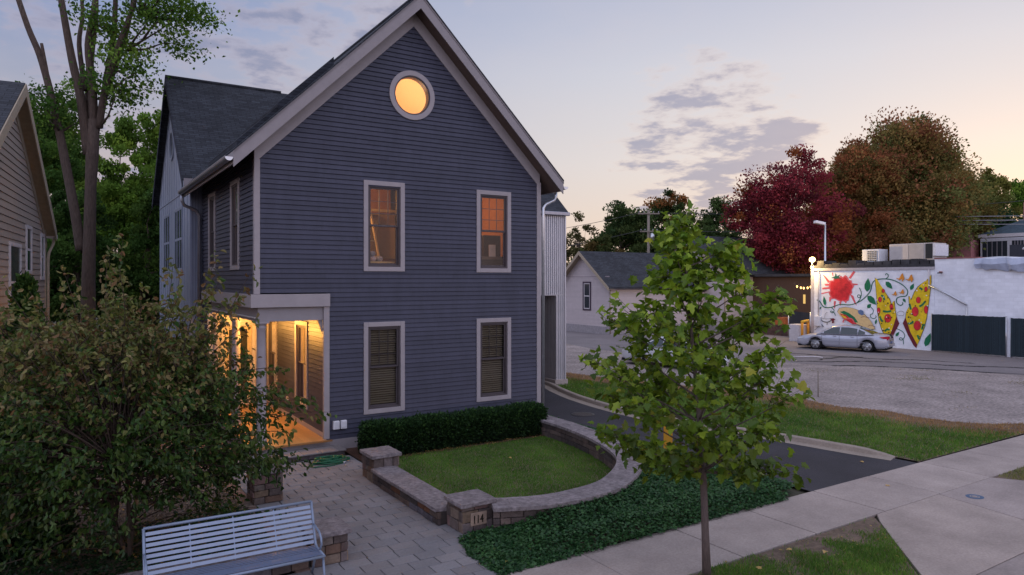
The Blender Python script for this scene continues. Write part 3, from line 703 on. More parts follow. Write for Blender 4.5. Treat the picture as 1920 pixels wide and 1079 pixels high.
mb = MB(); mb.box(6.02, 7.3, .45, 1.0, 4.72, 4.80, 'dark_wood', (2, 2, 2)); mb.box(6.05, 6.12, .5, .95, 3.95, 4.6, 'dark_wood'); mb.box(7.2, 7.27, .5, .95, 3.95, 4.72, 'dark_wood'); mb.box(6.05, 7.25, .47, .5, 4.4, 4.72, 'dark_wood', (.5, .5, .5))
tag(mb.build('desk'), 'narrow dark desk just inside the upper right window', 'desk')
mb = MB(); mb.box(6.62, 6.84, .66, .7, 4.80, 5.15, 'cloth', (1.7, 1.5, 1.2)); tag(mb.build('paper_box', None, .01), 'pale upright box on the desk in the upper right window', 'box')

# ================================================================== GROUND
def sheet(name, poly, z, m, sub=0):
    mb = MB(); mb.face([(x, y, z) for x, y in poly], m); return struct(mb.build(name))
sheet('ground', [(-400, -400), (500, -400), (500, 500), (-400, 500)], -.06, 'ground')

def smooth(pts, n=6):
    out = []; P = [Vector(p) for p in pts]
    for i in range(len(P)-1):
        a, b, c, d = P[max(i-1, 0)], P[i], P[i+1], P[min(i+2, len(P)-1)]
        for k in range(n):
            t = k/n; out.append(.5*((2*b)+(c-a)*t+(2*a-5*b+4*c-d)*t*t+(3*b-a-3*c+d)*t**3))
    out.append(P[-1]); return out
def offset(path, d):
    o = []
    for i, p in enumerate(path):
        t = (path[min(i+1, len(path)-1)]-path[max(i-1, 0)]).normalized(); o.append(p+Vector((t.y, -t.x))*d)
    return o

KERB_R = smooth([(12.45, 14), (12.40, 9), (12.30, 6), (11.75, 4.2), (11.30, 2.5), (11.02, .3), (11.08, -1.75), (11.55, -3.6), (11.95, -5.0), (12.30, -6.9), (12.52, -7.75)])
KERB_L = smooth([(8.25, 14), (8.25, 4), (8.2, .5), (8.28, -2), (8.35, -4.5), (8.45, -6.4), (8.62, -7.8)])
SW0, SW1 = -9.70, -8.27
# driveway
mb = MB(); L_ = [Vector((x, y)) for x, y in KERB_L]; R_ = list(reversed(KERB_R))
mb.face([(p.x, p.y, 0.) for p in ([Vector((8.25, 30))] + L_ + [Vector((8.62, SW1-.02)), Vector((12.55, SW1-.02))] + R_ + [Vector((12.45, 30))])], 'asphalt')
struct(mb.build('driveway'))
def kerb(name, path, side, gut=.30, top=.13, w=.16):
    mb = MB(); prof = [(-gut, .006), (-.01, .014), (.015, top-.02), (.045, top), (w, top), (w, -.05)]
    tp = lambda i, z: z*min(1, .12+(len(path)-1-i)*.16) if z > .02 else z
    offs = [offset(path, side*o) for o, z in prof]; rows = [[(offs[j][i].x, offs[j][i].y, tp(i, prof[j][1])) for j in range(len(prof))] for i in range(len(path))]
    k = len(prof); vs = [p for r in rows for p in r]
    mb.grid(vs, [(i*k+j, i*k+j+1, (i+1)*k+j+1, (i+1)*k+j) for i in range(len(path)-1) for j in range(k-1)], 'kerb')
    for r in (rows[0], rows[-1]): mb.face(r, 'kerb')
    o = mb.build(name); return struct(o)
kr = [Vector((p.x, p.y)) for p in KERB_R]; kl = [Vector((p.x, p.y)) for p in KERB_L]
kerb('kerb', kr, -1, .30); kerb('kerb', kl, 1, .12, .10, .14)
# manhole grate
mb = MB(); mb.lathe([(.36, .004), (.36, .012), (.30, .014), (.29, .008), (.0, .008)], 'iron', 28, Matrix.Translation((9.75, .3, 0)))
for i in range(-4, 5): mb.box(9.75-.27*math.sqrt(1-(i/5)**2), 9.75+.27*math.sqrt(1-(i/5)**2), .3+i*.06-.012, .3+i*.06+.012, .008, .018, 'iron', (1.5, 1.4, 1.3))
tag(mb.build('drain_grate'), 'round iron drain grate set in the black driveway', 'drain grate')

# sidewalk of separate slabs and the concrete apron
mb = MB(); xs = [-40, -20, -9.6, -7.7, -5.8, -3.9, -1.95, 0., 1.0, 2.9, 4.85, 6.65, 8.68, 10.6, 12.72, 14.7, 16.6, 18.5, 20.4, 22.3, 24.2, 26.1, 40, 80]
for a, b in zip(xs, xs[1:]): mb.box(a+.010, b-.010, SW0, SW1, -.05, .0+random.uniform(-.002, .003), 'concrete', rt(.05))
struct(mb.build('sidewalk', None, .008, 2))
mb = MB()
mb.prism([(8.40, SW0-.014), (10.53, SW0-.014), (10.22, -11.30), (10.0, -11.88), (6.0, -11.88), (6.6, -11.32), (7.45, -10.52), (8.08, -9.95)], -.05, .001, 'concrete', (1.03, 1.02, 1))
mb.prism([(10.545, SW0-.014), (12.66, SW0-.014), (12.98, -10.2), (14.4, -11.88), (10.02, -11.88), (10.24, -11.30)], -.05, .002, 'concrete', (.98, .98, 1))
mb.prism([(-20, -11.895), (40, -11.895), (40, -12.5), (-20, -12.5)], -.05, -.005, 'concrete', (.85, .85, .87))
struct(mb.build('driveway_apron', None, .008, 2))
mb = MB(); mb.prism([(-60, -12.51), (80, -12.51), (80, -20.5), (-60, -20.5)], -.08, -.02, 'asphalt'); struct(mb.build('road'))
mb = MB(); n = 20; mb.face([(10.93+.17*math.cos(2*math.pi*i/n), -10.17+.15*math.sin(2*math.pi*i/n), .006) for i in range(n)], 'blue_mark')
for k in range(3): mb.face([(10.93+(.09-.02*k)*math.cos(2*math.pi*i/n), -10.17+(.085-.02*k)*math.sin(2*math.pi*i/n), .008+.001*k) for i in range(n)], 'concrete' if k % 2 == 0 else 'blue_mark')
struct(mb.build('painted_mark'))

# parking lot: gravel, with the older asphalt along the buildings
LOTE = [(20.3, -8.2), (19.4, -7.5), (18.6, -7.1), (18.15, -6.4), (17.95, -5.5), (18.15, -4.4), (17.6, -3.2), (17.7, -2.3), (18.1, -1.4), (17.6, .5), (16.6, 3.), (15.6, 6.), (15.2, 8.4), (14.4, 11), (13.3, 13)]
mb = MB(); mb.face([(x, y, .004) for x, y in LOTE + [(13.3, 60), (60, 60), (60, -8.2)]], 'lot_gravel'); struct(mb.build('gravel_lot'))
mb = MB(); mb.face([(x, y, .009) for x, y in [(24, 9.5), (26.5, 6.5), (27.4, 3.5), (29.5, 1.8), (31, -2), (33, -8), (60, -8), (60, 60), (24, 60), (25, 25), (23, 16)]], 'lot_asphalt')
struct(mb.build('lot_pavement'))
mb = MB()
for path in ([(27.4, 5.8), (28.6, 4.6), (30.4, 3.6), (31.6, 2.1), (32.4, .2), (34.0, -1.6), (35.4, -4.4)], [(30.5, 9.0), (31.4, 6.2), (32.1, 3.8), (33.4, 2.4), (34.2, .3)], [(29.0, 5.2), (31.0, 5.4), (32.2, 4.8)], [(27.5, 3.4), (29.2, 1.9), (30.8, -1.2), (32.8, -5.5)]):
    p = smooth(path, 8); w = .10
    p = [q+Vector((random.uniform(-.12, .12), random.uniform(-.12, .12))) for q in p]
    for i in range(len(p)-1):
        a, b = p[i], p[i+1]; t = (b-a).normalized(); nn = Vector((-t.y, t.x)); w2 = random.uniform(.05, .22)
        mb.face([(a.x-nn.x*w, a.y-nn.y*w, .013), (b.x-nn.x*w2, b.y-nn.y*w2, .013), (b.x+nn.x*w2, b.y+nn.y*w2, .013), (a.x+nn.x*w, a.y+nn.y*w, .013)], 'crack'); w = w2
struct(mb.build('pavement_cracks'))
def track(name, pts, w, m, c, z):
    mb = MB(); p = smooth([Vector(q) for q in pts], 8); lo, hi = offset(p, w/2), offset(p, -w/2)
    for i in range(len(p)-1): mb.face([(a.x, a.y, z) for a in (lo[i], lo[i+1], hi[i+1], hi[i])], m, c)
    return struct(mb.build(name))
mb = MB(); mb.tube([(28.6, 6.6, .07), (29.3, 6.2, .08), (29.85, 5.8, .08), (29.95, 5.55, .05)], .03, 'white_trim', 8); tag(mb.build('wheel_stop'), 'low white bent kerb bar lying on the lot before the silver car', 'wheel stop')
mb = MB(); mb.tube([(18.75, -1.66, 0), (18.75, -1.66, .92)], .02, 'pole_wood', 8); tag(mb.build('marker_post'), 'thin grey marker post at the edge of the gravel lot', 'post')

# paver path
mb = MB(); mb.box(-3.6, 2.05, -8.24, -.6, -.05, -.035, 'sand_joint'); struct(mb.build('path_bed'))
mb = MB(); PW, PH = .425, .265; row = 0; y = -8.255
while y < -.62:
    yb = min(y+PH-.013, -.625); x0 = -3.5 if y < -6.75 else -.72; x1 = 2.0 if y > -2.35 else 1.90 if y > -6.7 else 1.80
    x = x0-(PW/2 if row % 2 else 0)
    while x < x1:
        a, b = max(x, x0), min(x+PW-.013, x1)
        if b-a > .03:
            v = random.uniform(-.12, .12); w = random.uniform(-.02, .03)
            mb.box(a, b, y, yb, -.04, .0+random.uniform(-.003, .003), 'paver', (1+v+w, 1+v, 1+v-w))
        x += PW
    y += PH; row += 1
y = -6.7
while y < -.62:
    yy = y+.2
    mb.box(-.93, -.728, y, yy-.008, -.04, .004, 'stone', (1.1+random.uniform(-.2, .2), .85, .75)); y = yy
struct(mb.build('path', None, .006, 1))
# brick step before the porch
mb = MB(); x = -.75
while x < 1.93:
    b = min(x+random.uniform(.36, .46), 1.95); c = rt(.12)
    mb.box(x, b-.006, -.60, -.03, .105, .14, 'paver', (c[0]*1.12, c[1]*1.05, c[2])); x = b
x = -.72
while x < 1.9:
    b = min(x+random.uniform(.2, .5), 1.92); c = rt(.25, .62); mb.box(x, b-.008, -.57+random.uniform(-.01, .01), -.04, 0, .103, 'stone', (c[0], c[1]*.95, c[2]*1.05)); x = b
struct(mb.build('porch_step', None, .006, 1))

# ================================================================== STONE PILLARS AND WALLS
STONES = [(1, .95, .9), (.8, .72, .7), (1.15, 1., .85), (.7, .62, .62), (.62, .5, .5), (1.25, 1.05, .8), (.9, .85, .9), (.55, .5, .5), (.85, .62, .5), (1.0, .72, .72)]
def ashlar(mb, u0, u1, z0, z1, T, rowh=(.10, .19), wid=(.13, .34), pal=STONES):
    z = z0
    while z < z1-.02:
        h = random.uniform(*rowh); zb = z+h if z1-(z+h) > .07 else z1
        u = u0
        while u < u1-.02:
            w = random.uniform(*wid); ub = u+w if u1-(u+w) > .09 else u1
            c = random.choice(pal); k = random.uniform(.75, 1.1); d = random.uniform(.0, .022)
            g = .006
            pts = [T(a, e, q) for q in (z+g, zb-g) for e in (-.05, d) for a in (u+g, ub-g)]
            for i in (2, 3, 6, 7): pts[i] = pts[i]+Vector((random.uniform(-.006, .006), random.uniform(-.006, .006), random.uniform(-.006, .006)))
            mb.grid(pts, [(0, 2, 3, 1), (4, 5, 7, 6), (0, 1, 5, 4), (2, 6, 7, 3), (0, 4, 6, 2), (1, 3, 7, 5)], 'stone', (c[0]*k, c[1]*k, c[2]*k))
            u = ub
        z = zb
def rough_cap(mb, x0, x1, y0, y1, z0, z1, n=7):
    P = []
    for j, z in enumerate((z0, z0+(z1-z0)*.5, z1)):
        r = []
        for (a, b) in (((x0, y0), (x1, y0)), ((x1, y0), (x1, y1)), ((x1, y1), (x0, y1)), ((x0, y1), (x0, y0))):
            for i in range(n):
                t = i/n; e = .008 if j == 1 else .004
                r.append(Vector((a[0]+(b[0]-a[0])*t+random.uniform(-e, e), a[1]+(b[1]-a[1])*t+random.uniform(-e, e), z+random.uniform(-.003, .003))))
        P.append(r)
    m = 4*n
    mb.grid(P[0]+P[1]+P[2], [(j*m+i, j*m+(i+1) % m, (j+1)*m+(i+1) % m, (j+1)*m+i) for j in range(2) for i in range(m)] + [tuple(range(2*m, 3*m)), tuple(range(m-1, -1, -1))], 'capstone')
def pillar(label, cx, cy, h, sx=.66, sy=.64, cap=.075):
    t = thing('stone_pillar', label, 'pillar', (cx, cy, 0), 0, 'stone pillars by the path')
    a, b = sx/2-.05, sy/2-.05; z1 = h-cap
    mb = MB(); mb.box(-a+.03, a-.03, -b+.03, b-.03, 0, z1, 'mortar')
    ashlar(mb, -a, a, 0, z1, lambda u, d, z: Vector((u, -b-d+.005, z)))
    ashlar(mb, -a, a, 0, z1, lambda u, d, z: Vector((u, b+d-.005, z)))
    ashlar(mb, -b, b, 0, z1, lambda u, d, z: Vector((-a-d+.005, u, z))); ashlar(mb, -b, b, 0, z1, lambda u, d, z: Vector((a+d-.005, u, z)))
    mb.build('stone_body', t, .007, 1)
    mb = MB(); rough_cap(mb, -sx/2, sx/2, -sy/2, sy/2, z1, h); mb.build('cap', t, .012, 2, 50)
    return t
pA = pillar('front stone pillar carrying the black numerals 114', 2.05, -6.36, .50, .68, .64)
pillar('stone pillar beside the coiled green hose, at the house end of the seat wall', 1.90, -2.80, .56, .66, .72)
pillar('stone pillar behind the bench, beside the gravel bed and flowering shrub', -.50, -3.02, .62, .62, .62)
pillar('stone pillar at the right end of the metal bench', -.43, -6.38, .49, .62, .64)
# numerals
mb = MB(); mb.box(1.90, 2.20, -6.664, -6.64, .11, .32, 'stone', (1.5, 1.3, 1.1)); nb = MB
pl = mb.build('number_stone', pA, .006); pl.matrix_parent_inverse = Matrix.Translation((-2.05, 6.36, 0))
fc = bpy.data.curves.new('digits', 'FONT'); fc.body = '114'; fc.size = .18; fc.extrude = .006; fc.space_character = 1.05
fo = bpy.data.objects.new('digits', fc); COL.objects.link(fo); bpy.context.view_layer.update()
dm = bpy.data.meshes.new_from_object(fo.evaluated_get(bpy.context.evaluated_depsgraph_get())); bpy.data.objects.remove(fo)
dm.materials.clear(); dm.materials.append(MATS['digit']); do = bpy.data.objects.new('numerals', dm); COL.objects.link(do); do.parent = pl
do.matrix_parent_inverse = Matrix.Translation((-2.05, 6.36, 0)); do.matrix_parent_inverse = pl.matrix_parent_inverse.inverted() @ Matrix.Translation((-2.05, 6.36, 0))
do.rotation_euler = (R(90), 0, 0); do.location = (1.93, -6.668, .15); do.scale = (.74, 1.05, 1)
bpy.context.view_layer.update()
DARKST = [(.6, .5, .48), (.5, .42, .42), (.75, .62, .55), (.42, .38, .4), (.95, .5, .3), (.65, .68, .85), (.5, .45, .45)]
t = thing('seat_wall', 'low straight stone wall with a flat cap between two pillars beside the path', 'wall')
mb = MB(); mb.box(1.64, 2.02, -6.05, -3.1, 0, .22, 'mortar'); ashlar(mb, -6.08, -3.12, 0, .23, lambda u, d, z: Vector((1.61-d, u, z)), (.10, .13), (.15, .42), DARKST)
ashlar(mb, -6.08, -3.12, 0, .23, lambda u, d, z: Vector((2.04+d, u, z)), (.10, .13), (.15, .42), DARKST); mb.build('stone_body', t, .007, 1)
mb = MB(); rough_cap(mb, 1.555, 2.09, -6.06, -3.12, .232, .30, 16); mb.build('cap', t, .01, 2, 50)
t = thing('bench_wall', 'low dark stone wall running behind the metal bench', 'wall')
mb = MB(); mb.box(-3.85, -.72, -6.6, -6.25, 0, .22, 'mortar'); ashlar(mb, -3.88, -.74, 0, .23, lambda u, d, z: Vector((u, -6.62-d, z)), (.10, .13), (.15, .42), DARKST); mb.build('stone_body', t, .007, 1)
mb = MB(); rough_cap(mb, -3.9, -.745, -6.68, -6.2, .232, .30, 16); mb.build('cap', t, .01, 2, 50)
# curved wall
CURVE = smooth([(7.08, -.25), (7.07, -1.3), (7.02, -2.5), (6.78, -3.9), (6.30, -5.2), (5.72, -5.95), (4.75, -6.62), (3.95, -6.80), (3.2, -6.78), (2.38, -6.46)], 5)
cv = [Vector((p.x, p.y)) for p in CURVE]; ZC = .42
t = thing('curved_wall', 'curved stone garden wall with a pale flat cap around the small lawn', 'wall')
mb = MB(); inn, out_ = offset(cv, .03), offset(cv, -.40)
for side, path, sg in ((0, inn, 1), (1, out_, -1)):
    for z0, z1 in ((-.02, .12), (.12, .23), (.23, .345)):
        i = random.randint(0, 1)
        while i < len(path)-1:
            j = min(i+random.choice((1, 1, 2)), len(path)-1); a, b = path[i], path[j]; tt = (b-a).normalized(); nn = Vector((tt.y, -tt.x))*sg
            c = random.choice([(.6, .53, .52), (.5, .45, .45), (.72, .62, .58), (.45, .42, .43)]); k = random.uniform(.8, 1.2); d = random.uniform(0, .018); g = .006
            a2, b2 = a+tt*g, b-tt*g
            pts = [Vector((q.x+nn.x*e, q.y+nn.y*e, z)) for z in (z0+g, z1-g) for e in (-.06, d) for q in (a2, b2)]
            mb.grid(pts, [(0, 2, 3, 1), (4, 5, 7, 6), (0, 1, 5, 4), (2, 6, 7, 3), (0, 4, 6, 2), (1, 3, 7, 5)], 'stone', (c[0]*k, c[1]*k, c[2]*k)); i = j
n = len(cv); v = [(q.x, q.y, z) for z in (0, .34) for path in (offset(cv, -.0), offset(cv, -.37)) for q in path]
mb.grid(v, [(i, i+1, 2*n+i+1, 2*n+i) for i in range(n-1)] + [(n+i, 3*n+i, 3*n+i+1, n+i+1) for i in range(n-1)], 'mortar'); mb.build('stone_body', t, .006, 1)
mb = MB(); c0, c1 = offset(cv, .08), offset(cv, -.46); i = 0
while i < n-1:
    j = min(i+random.choice((3, 4, 5)), n-1); c = rt(.09, 1.12); kk = j-i+1
    v = [(q.x, q.y, z+random.uniform(-.002, .002)) for z in (.35, ZC) for path in (c0, c1) for q in path[i:j+1]]
    mb.grid(v, [(a, a+1, kk+a+1, kk+a) for a in range(kk-1)] + [(2*kk+a, 3*kk+a, 3*kk+a+1, 2*kk+a+1) for a in range(kk-1)] + [(a, 2*kk+a, 2*kk+a+1, a+1) for a in range(kk-1)] + [(kk+a, kk+a+1, 3*kk+a+1, 3*kk+a) for a in range(kk-1)] + [(0, kk, 3*kk, 2*kk), (kk-1, 3*kk-1, 4*kk-1, 2*kk-1)], 'capstone', c)
    i = j
mb.build('cap', t, .008, 2, 60)

# ================================================================== BEDS, LAWN, HEDGE, GROUND COVER
def inside(poly, P):
    x, y = P[:, 0], P[:, 1]; r = np.zeros(len(P), bool); n = len(poly)
    for i in range(n):
        (x0, y0), (x1, y1) = poly[i], poly[(i+1) % n]
        c = ((y0 > y) != (y1 > y)) & (x < (x1-x0)*(y-y0)/((y1-y0) or 1e-9)+x0); r ^= c
    return r
def scatter(poly, n):
    A = np.array(poly); lo, hi = A.min(0), A.max(0); out = np.zeros((0, 2))
    while len(out) < n:
        q = RNG.uniform(lo, hi, (n*2, 2)); out = np.concatenate([out, q[inside(poly, q)]])
    return out[:n]
def vnoise(P, s, seed):
    r = np.random.default_rng(seed); o = np.zeros(len(P))
    for k in range(5):
        a = r.uniform(0, 6.28); f = s*r.uniform(.6, 2.0); o += np.sin((P[:, 0]*math.cos(a)+P[:, 1]*math.sin(a))*f + r.uniform(0, 6.28))
    return o/5
def grass(name, label, poly, n, h, w, c0, c1, dens=None, z=0.):
    P = scatter(poly, n)
    if dens is not None: P = P[RNG.uniform(0, 1, len(P)) < dens(P)]
    k = len(P); a = RNG.uniform(0, 2*np.pi, k); H = h*RNG.uniform(.6, 1.3, k); ln = RNG.normal(0, .45, (k, 2))*H[:, None]
    B = np.stack([P[:, 0], P[:, 1], np.full(k, z)], 1); wv = np.stack([np.cos(a), np.sin(a), np.zeros(k)], 1)*w/2
    T = B + np.stack([ln[:, 0], ln[:, 1], H], 1)
    V = np.stack([B-wv, B+wv, T], 1).reshape(-1, 3)
    t = np.clip(.5+.5*vnoise(P, 2.2, 5)+RNG.normal(0, .25, k), 0, 1)[:, None]
    col = np.array(c0)*(1-t)+np.array(c1)*t
    dry = RNG.uniform(0, 1, k) < .05; col[dry] = np.array([.16, .13, .05])*RNG.uniform(.6, 1.1, (dry.sum(), 1))
    o = raw_mesh(name, V, 3, col, 'grass'); return tag(o, label, 'grass', None, 'stuff')
GI = [(p.x, p.y) for p in offset(cv, .06)]
LAWN = [(2.08, -1.42)] + [q for q in GI if q[1] < -1.45] + [(2.08, -6.2)]
sheet('lawn_soil', LAWN, .0, 'soil')
grass('lawn_grass', 'short green lawn inside the curved stone wall', LAWN, 85000, .040, .008, (.022, .066, .007), (.058, .128, .014), None, .0)
sheet('mulch_bed', [(2.3, -1.55), (7.1, -1.55), (7.1, -.03), (2.02, -.03), (2.02, -2.3), (2.3, -2.3)], .012, 'mulch')

VERGE = [(12.70, -8.24)] + [(p.x, p.y) for p in reversed(offset(kr, -.15)) if p.y > -7.9] + [(13.3, 13)] + list(reversed(LOTE))
sheet('verge_soil', VERGE, .002, 'soil')
def lotdist(P):
    A = np.array(LOTE); d = np.full(len(P), 1e9)
    for (x0, y0), (x1, y1) in zip(A, A[1:]):
        e = np.array([x1-x0, y1-y0]); t = np.clip(((P-[x0, y0])@e)/(e@e), 0, 1); d = np.minimum(d, np.linalg.norm(P-([x0, y0]+t[:, None]*e), axis=1))
    return d
VN = [q for q in VERGE]
grass('verge_grass', 'rough green grass between the driveway kerb and the gravel lot', VERGE, 120000, .07, .015, (.026, .070, .010), (.065, .120, .018), lambda P: np.clip((lotdist(P)-1.1+.6*vnoise(P, 1.5, 3))*1.1, .0, 1))
def dryw(P): return np.clip(1.3-(lotdist(P)-.65+.6*vnoise(P, 1.9, 8))*.9, 0, 1)
grass('dry_grass', 'dry brown weeds along the edge of the gravel lot', VERGE, 60000, .06, .017, (.13, .075, .038), (.20, .12, .065), dryw)
TRI = [(-20, SW0-.03), (8.26, SW0-.03), (8.02, -9.98), (7.38, -10.55), (6.5, -11.36), (6.0, -11.86), (-20, -11.86)]
sheet('tree_lawn_soil', TRI, -.012, 'soil')
TRV = [(1.5, SW0-.02), (8.30, SW0-.02), (8.04, -9.98), (7.4, -10.55), (6.5, -11.36), (6.0, -11.86), (1.5, -11.86)]
grass('tree_lawn_grass', 'patchy worn grass around the young maple by the sidewalk', TRV, 60000, .055, .011, (.030, .070, .012), (.075, .130, .022), lambda P: np.clip(.16+1.9*vnoise(P, 1.7, 33)+.8*vnoise(P, 5, 4), .012, 1), -.01)
TR2 = [(12.75, SW0-.02), (22, SW0-.02), (22, -11.86), (14.4, -11.86), (13.0, -10.2)]
sheet('tree_lawn_soil', TR2, -.012, 'soil')
grass('tree_lawn_grass', 'thin dry grass beyond the concrete apron at the right edge', TR2, 30000, .05, .012, (.05, .07, .02), (.12, .11, .05), lambda P: np.clip(.45+1.2*vnoise(P, 1.7, 9), .05, 1), -.01)
sheet('pebble_bed', [(-.94, -.1), (-.94, -6.2), (-9, -6.2), (-9, 3), (-.1, 3), (-.1, -.1)], .0, 'pebbles')
sheet('bark_mulch', [(-4.05, -3.3), (-3.6, -1.3), (-4.0, 1.5), (-9, 1.5), (-9, -3.3)], .006, 'brown_mulch')
# loose pebbles
P = scatter([(-.96, -.2), (-.96, -3.3), (-4.2, -3.5), (-3.8, .5)], 14000); k = len(P); sz = RNG.uniform(.012, .026, k); V = []
a = RNG.uniform(0, 6.28, k)
for q in range(2):
    ca, sa = np.cos(a+q*1.57), np.sin(a+q*1.57)
    for (i, j) in ((0, 1), (1, 2)):
        pass
px = np.stack([np.cos(a), np.sin(a), 0*a], 1); py = np.stack([-np.sin(a), np.cos(a), 0*a], 1); B = np.stack([P[:, 0], P[:, 1], 0*a+.001], 1); up = np.array([0, 0, 1.])
s_ = sz[:, None]
V = np.stack([B-px*s_, B-py*s_*.8+up*s_*.5, B+px*s_, B+py*s_*.8+up*s_*.7], 1).reshape(-1, 3)
g = RNG.uniform(.03, .16, (k, 1)); o = raw_mesh('pebbles', V, 4, g*np.array([[1., .86, .80]]), 'needle'); tag(o, 'loose pinkish pea gravel beside the path', 'gravel', None, 'stuff')

def cover(name, label, poly, n, hmax, size, c0, c1, hfun=None, seed=3):
    P = scatter(poly, n); h = hmax*(.55+.45*vnoise(P, 2.2, seed)) if hfun is None else hfun(P)
    k = len(P); z = h*RNG.uniform(.35, 1, k)**.5
    C = np.stack([P[:, 0], P[:, 1], z], 1); D = RNG.normal(0, 1, (k, 3)); D[:, 2] = np.abs(D[:, 2])*.3-.1; N = RNG.normal(0, .55, (k, 3)); N[:, 2] += 1
    V, kk, nf = leaves(C, D, N, size*RNG.uniform(.7, 1.25, k), *RHOMB)
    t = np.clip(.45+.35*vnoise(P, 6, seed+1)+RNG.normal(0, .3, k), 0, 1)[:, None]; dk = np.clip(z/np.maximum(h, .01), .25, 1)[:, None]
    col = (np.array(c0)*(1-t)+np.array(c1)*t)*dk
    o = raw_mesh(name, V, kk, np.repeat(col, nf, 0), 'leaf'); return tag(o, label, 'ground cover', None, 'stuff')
oc = [(p.x, p.y) for p in offset(cv, -.40)]
BED = [(1.70, -6.78), (2.42, -6.74)] + [q for q in reversed(oc) if q[0] > 2.45 and q[1] < -.4] + [(8.15, -.4)] + [(p.x, p.y) for p in offset(kl, .18) if p.y < -.4] + [(8.4, -7.95), (7.6, -8.25), (1.62, -8.24), (1.55, -7.5)]
BED2 = [(1.60, -6.8)]+BED[1:-4]+[(8.45, -8.0), (7.7, -8.36), (1.45, -8.34), (1.42, -7.5)]
sheet('planting_bed', BED, .006, 'soil')
OCX = np.array([q[0] for q in oc]); OCY = np.array([q[1] for q in oc])
def edge_h(P):
    d = np.minimum(np.minimum((P[:, 1]+8.34)*1., (8.5-P[:, 0])*1.), (P[:, 0]-1.45)*1.); 
    dw = np.min(np.hypot(P[:, 0:1]-OCX[None, :], P[:, 1:2]-OCY[None, :]), 1); k = np.clip((P[:, 0]-2.15)/1.0, 0, 1)
    h = np.clip(.04+.55*d, .03, .24)*(.30+.70*k)
    return np.maximum(h, (.41-.33*dw)*k)*(1+.14*vnoise(P, 3, 2))
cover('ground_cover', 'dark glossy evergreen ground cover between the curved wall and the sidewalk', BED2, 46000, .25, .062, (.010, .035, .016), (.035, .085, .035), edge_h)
LB = [(-.96, -3.4), (-2.6, -3.5), (-3.6, -3.55), (-4.4, -3.2), (-9, -3.0), (-9, -8.2), (-3.9, -8.2), (-3.9, -6.2), (-.96, -6.2)]
sheet('planting_bed', LB, .008, 'soil')
cover('ground_cover', 'very dark ground cover under the shrub and behind the bench', LB, 30000, .16, .06, (.006, .018, .008), (.018, .042, .016))

def bush_leaves(pts, nrm, n_per, size, pal, spread, shape=RHOMB):
    k = len(pts)*n_per; C = np.repeat(pts, n_per, 0)+RNG.normal(0, spread, (k, 3)); D = np.repeat(nrm, n_per, 0)+RNG.normal(0, .6, (k, 3)); N = RNG.normal(0, 1, (k, 3))
    V, kk, nf = leaves(C, D, N, size*RNG.uniform(.6, 1.3, k), *shape)
    pc = np.array(pal)[RNG.integers(0, len(pal), k)]*RNG.uniform(.6, 1.25, (k, 1)); return V, kk, np.repeat(pc, nf, 0)
# yew hedge in individual clipped plants
xs = np.linspace(2.32, 7.12, 8)
for i, (a, b) in enumerate(zip(xs, xs[1:])):
    cx = (a+b)/2; w = (b-a)/2+.05
    t = thing('yew_hedge_plant', ('leftmost' if i == 0 else 'rightmost' if i == 6 else 'inner') + ' clipped yew of the hedge under the lower windows' + ('' if i in (0, 6) else ''), 'hedge', (cx, -.98, 0), 0, 'clipped yews of the hedge')
    mb = MB()
    for q in range(4): mb.tube([(random.uniform(-.1, .1), random.uniform(-.1, .1), 0), (random.uniform(-.3, .3), random.uniform(-.25, .25), .6)], [.02, .008], 'twig', 5)
    mb.build('stem', t)
    n = 2600; U = RNG.uniform(-1, 1, (n, 3)); ax = RNG.integers(0, 5, n); 
    q = np.where(RNG.uniform(0, 1, n) < .75)[0]
    U[q[ax[q] < 2], 1] = np.where(ax[q[ax[q] < 2]] == 0, -1, 1); U[q[ax[q] == 2], 2] = 1; U[q[ax[q] == 3], 0] = -1; U[q[ax[q] == 4], 0] = 1
    ln = np.maximum(np.abs(U).max(1), .01); sq = np.sign(U)*np.abs(U)**1.0; rr = 1-.10*np.clip((np.abs(U[:, 1])+np.abs(U[:, 2])-1.3), 0, 1)
    hs = random.uniform(.76, .85); Pn = np.stack([sq[:, 0]*w*(rr-.05*np.abs(sq[:, 2])), sq[:, 1]*.36*rr, (.43+.42*sq[:, 2]*rr)*hs], 1)
    Pn += (vnoise(Pn[:, [0, 2]]+cx, 9, 3)*.04)[:, None]*np.stack([0*ln, np.sign(U[:, 1]), .5+0*ln], 1)
    nr = U*np.array([.6, 1, .9])+np.array([0, 0, .35])
    V, kk, c = bush_leaves(Pn, nr, 5, .062, [(.007, .020, .006), (.013, .036, .009), (.026, .060, .014), (.009, .025, .008)], .035)
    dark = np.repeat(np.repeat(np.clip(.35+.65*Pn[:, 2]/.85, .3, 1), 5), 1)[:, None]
    raw_mesh('foliage', V, kk, c*dark, 'needle', t)

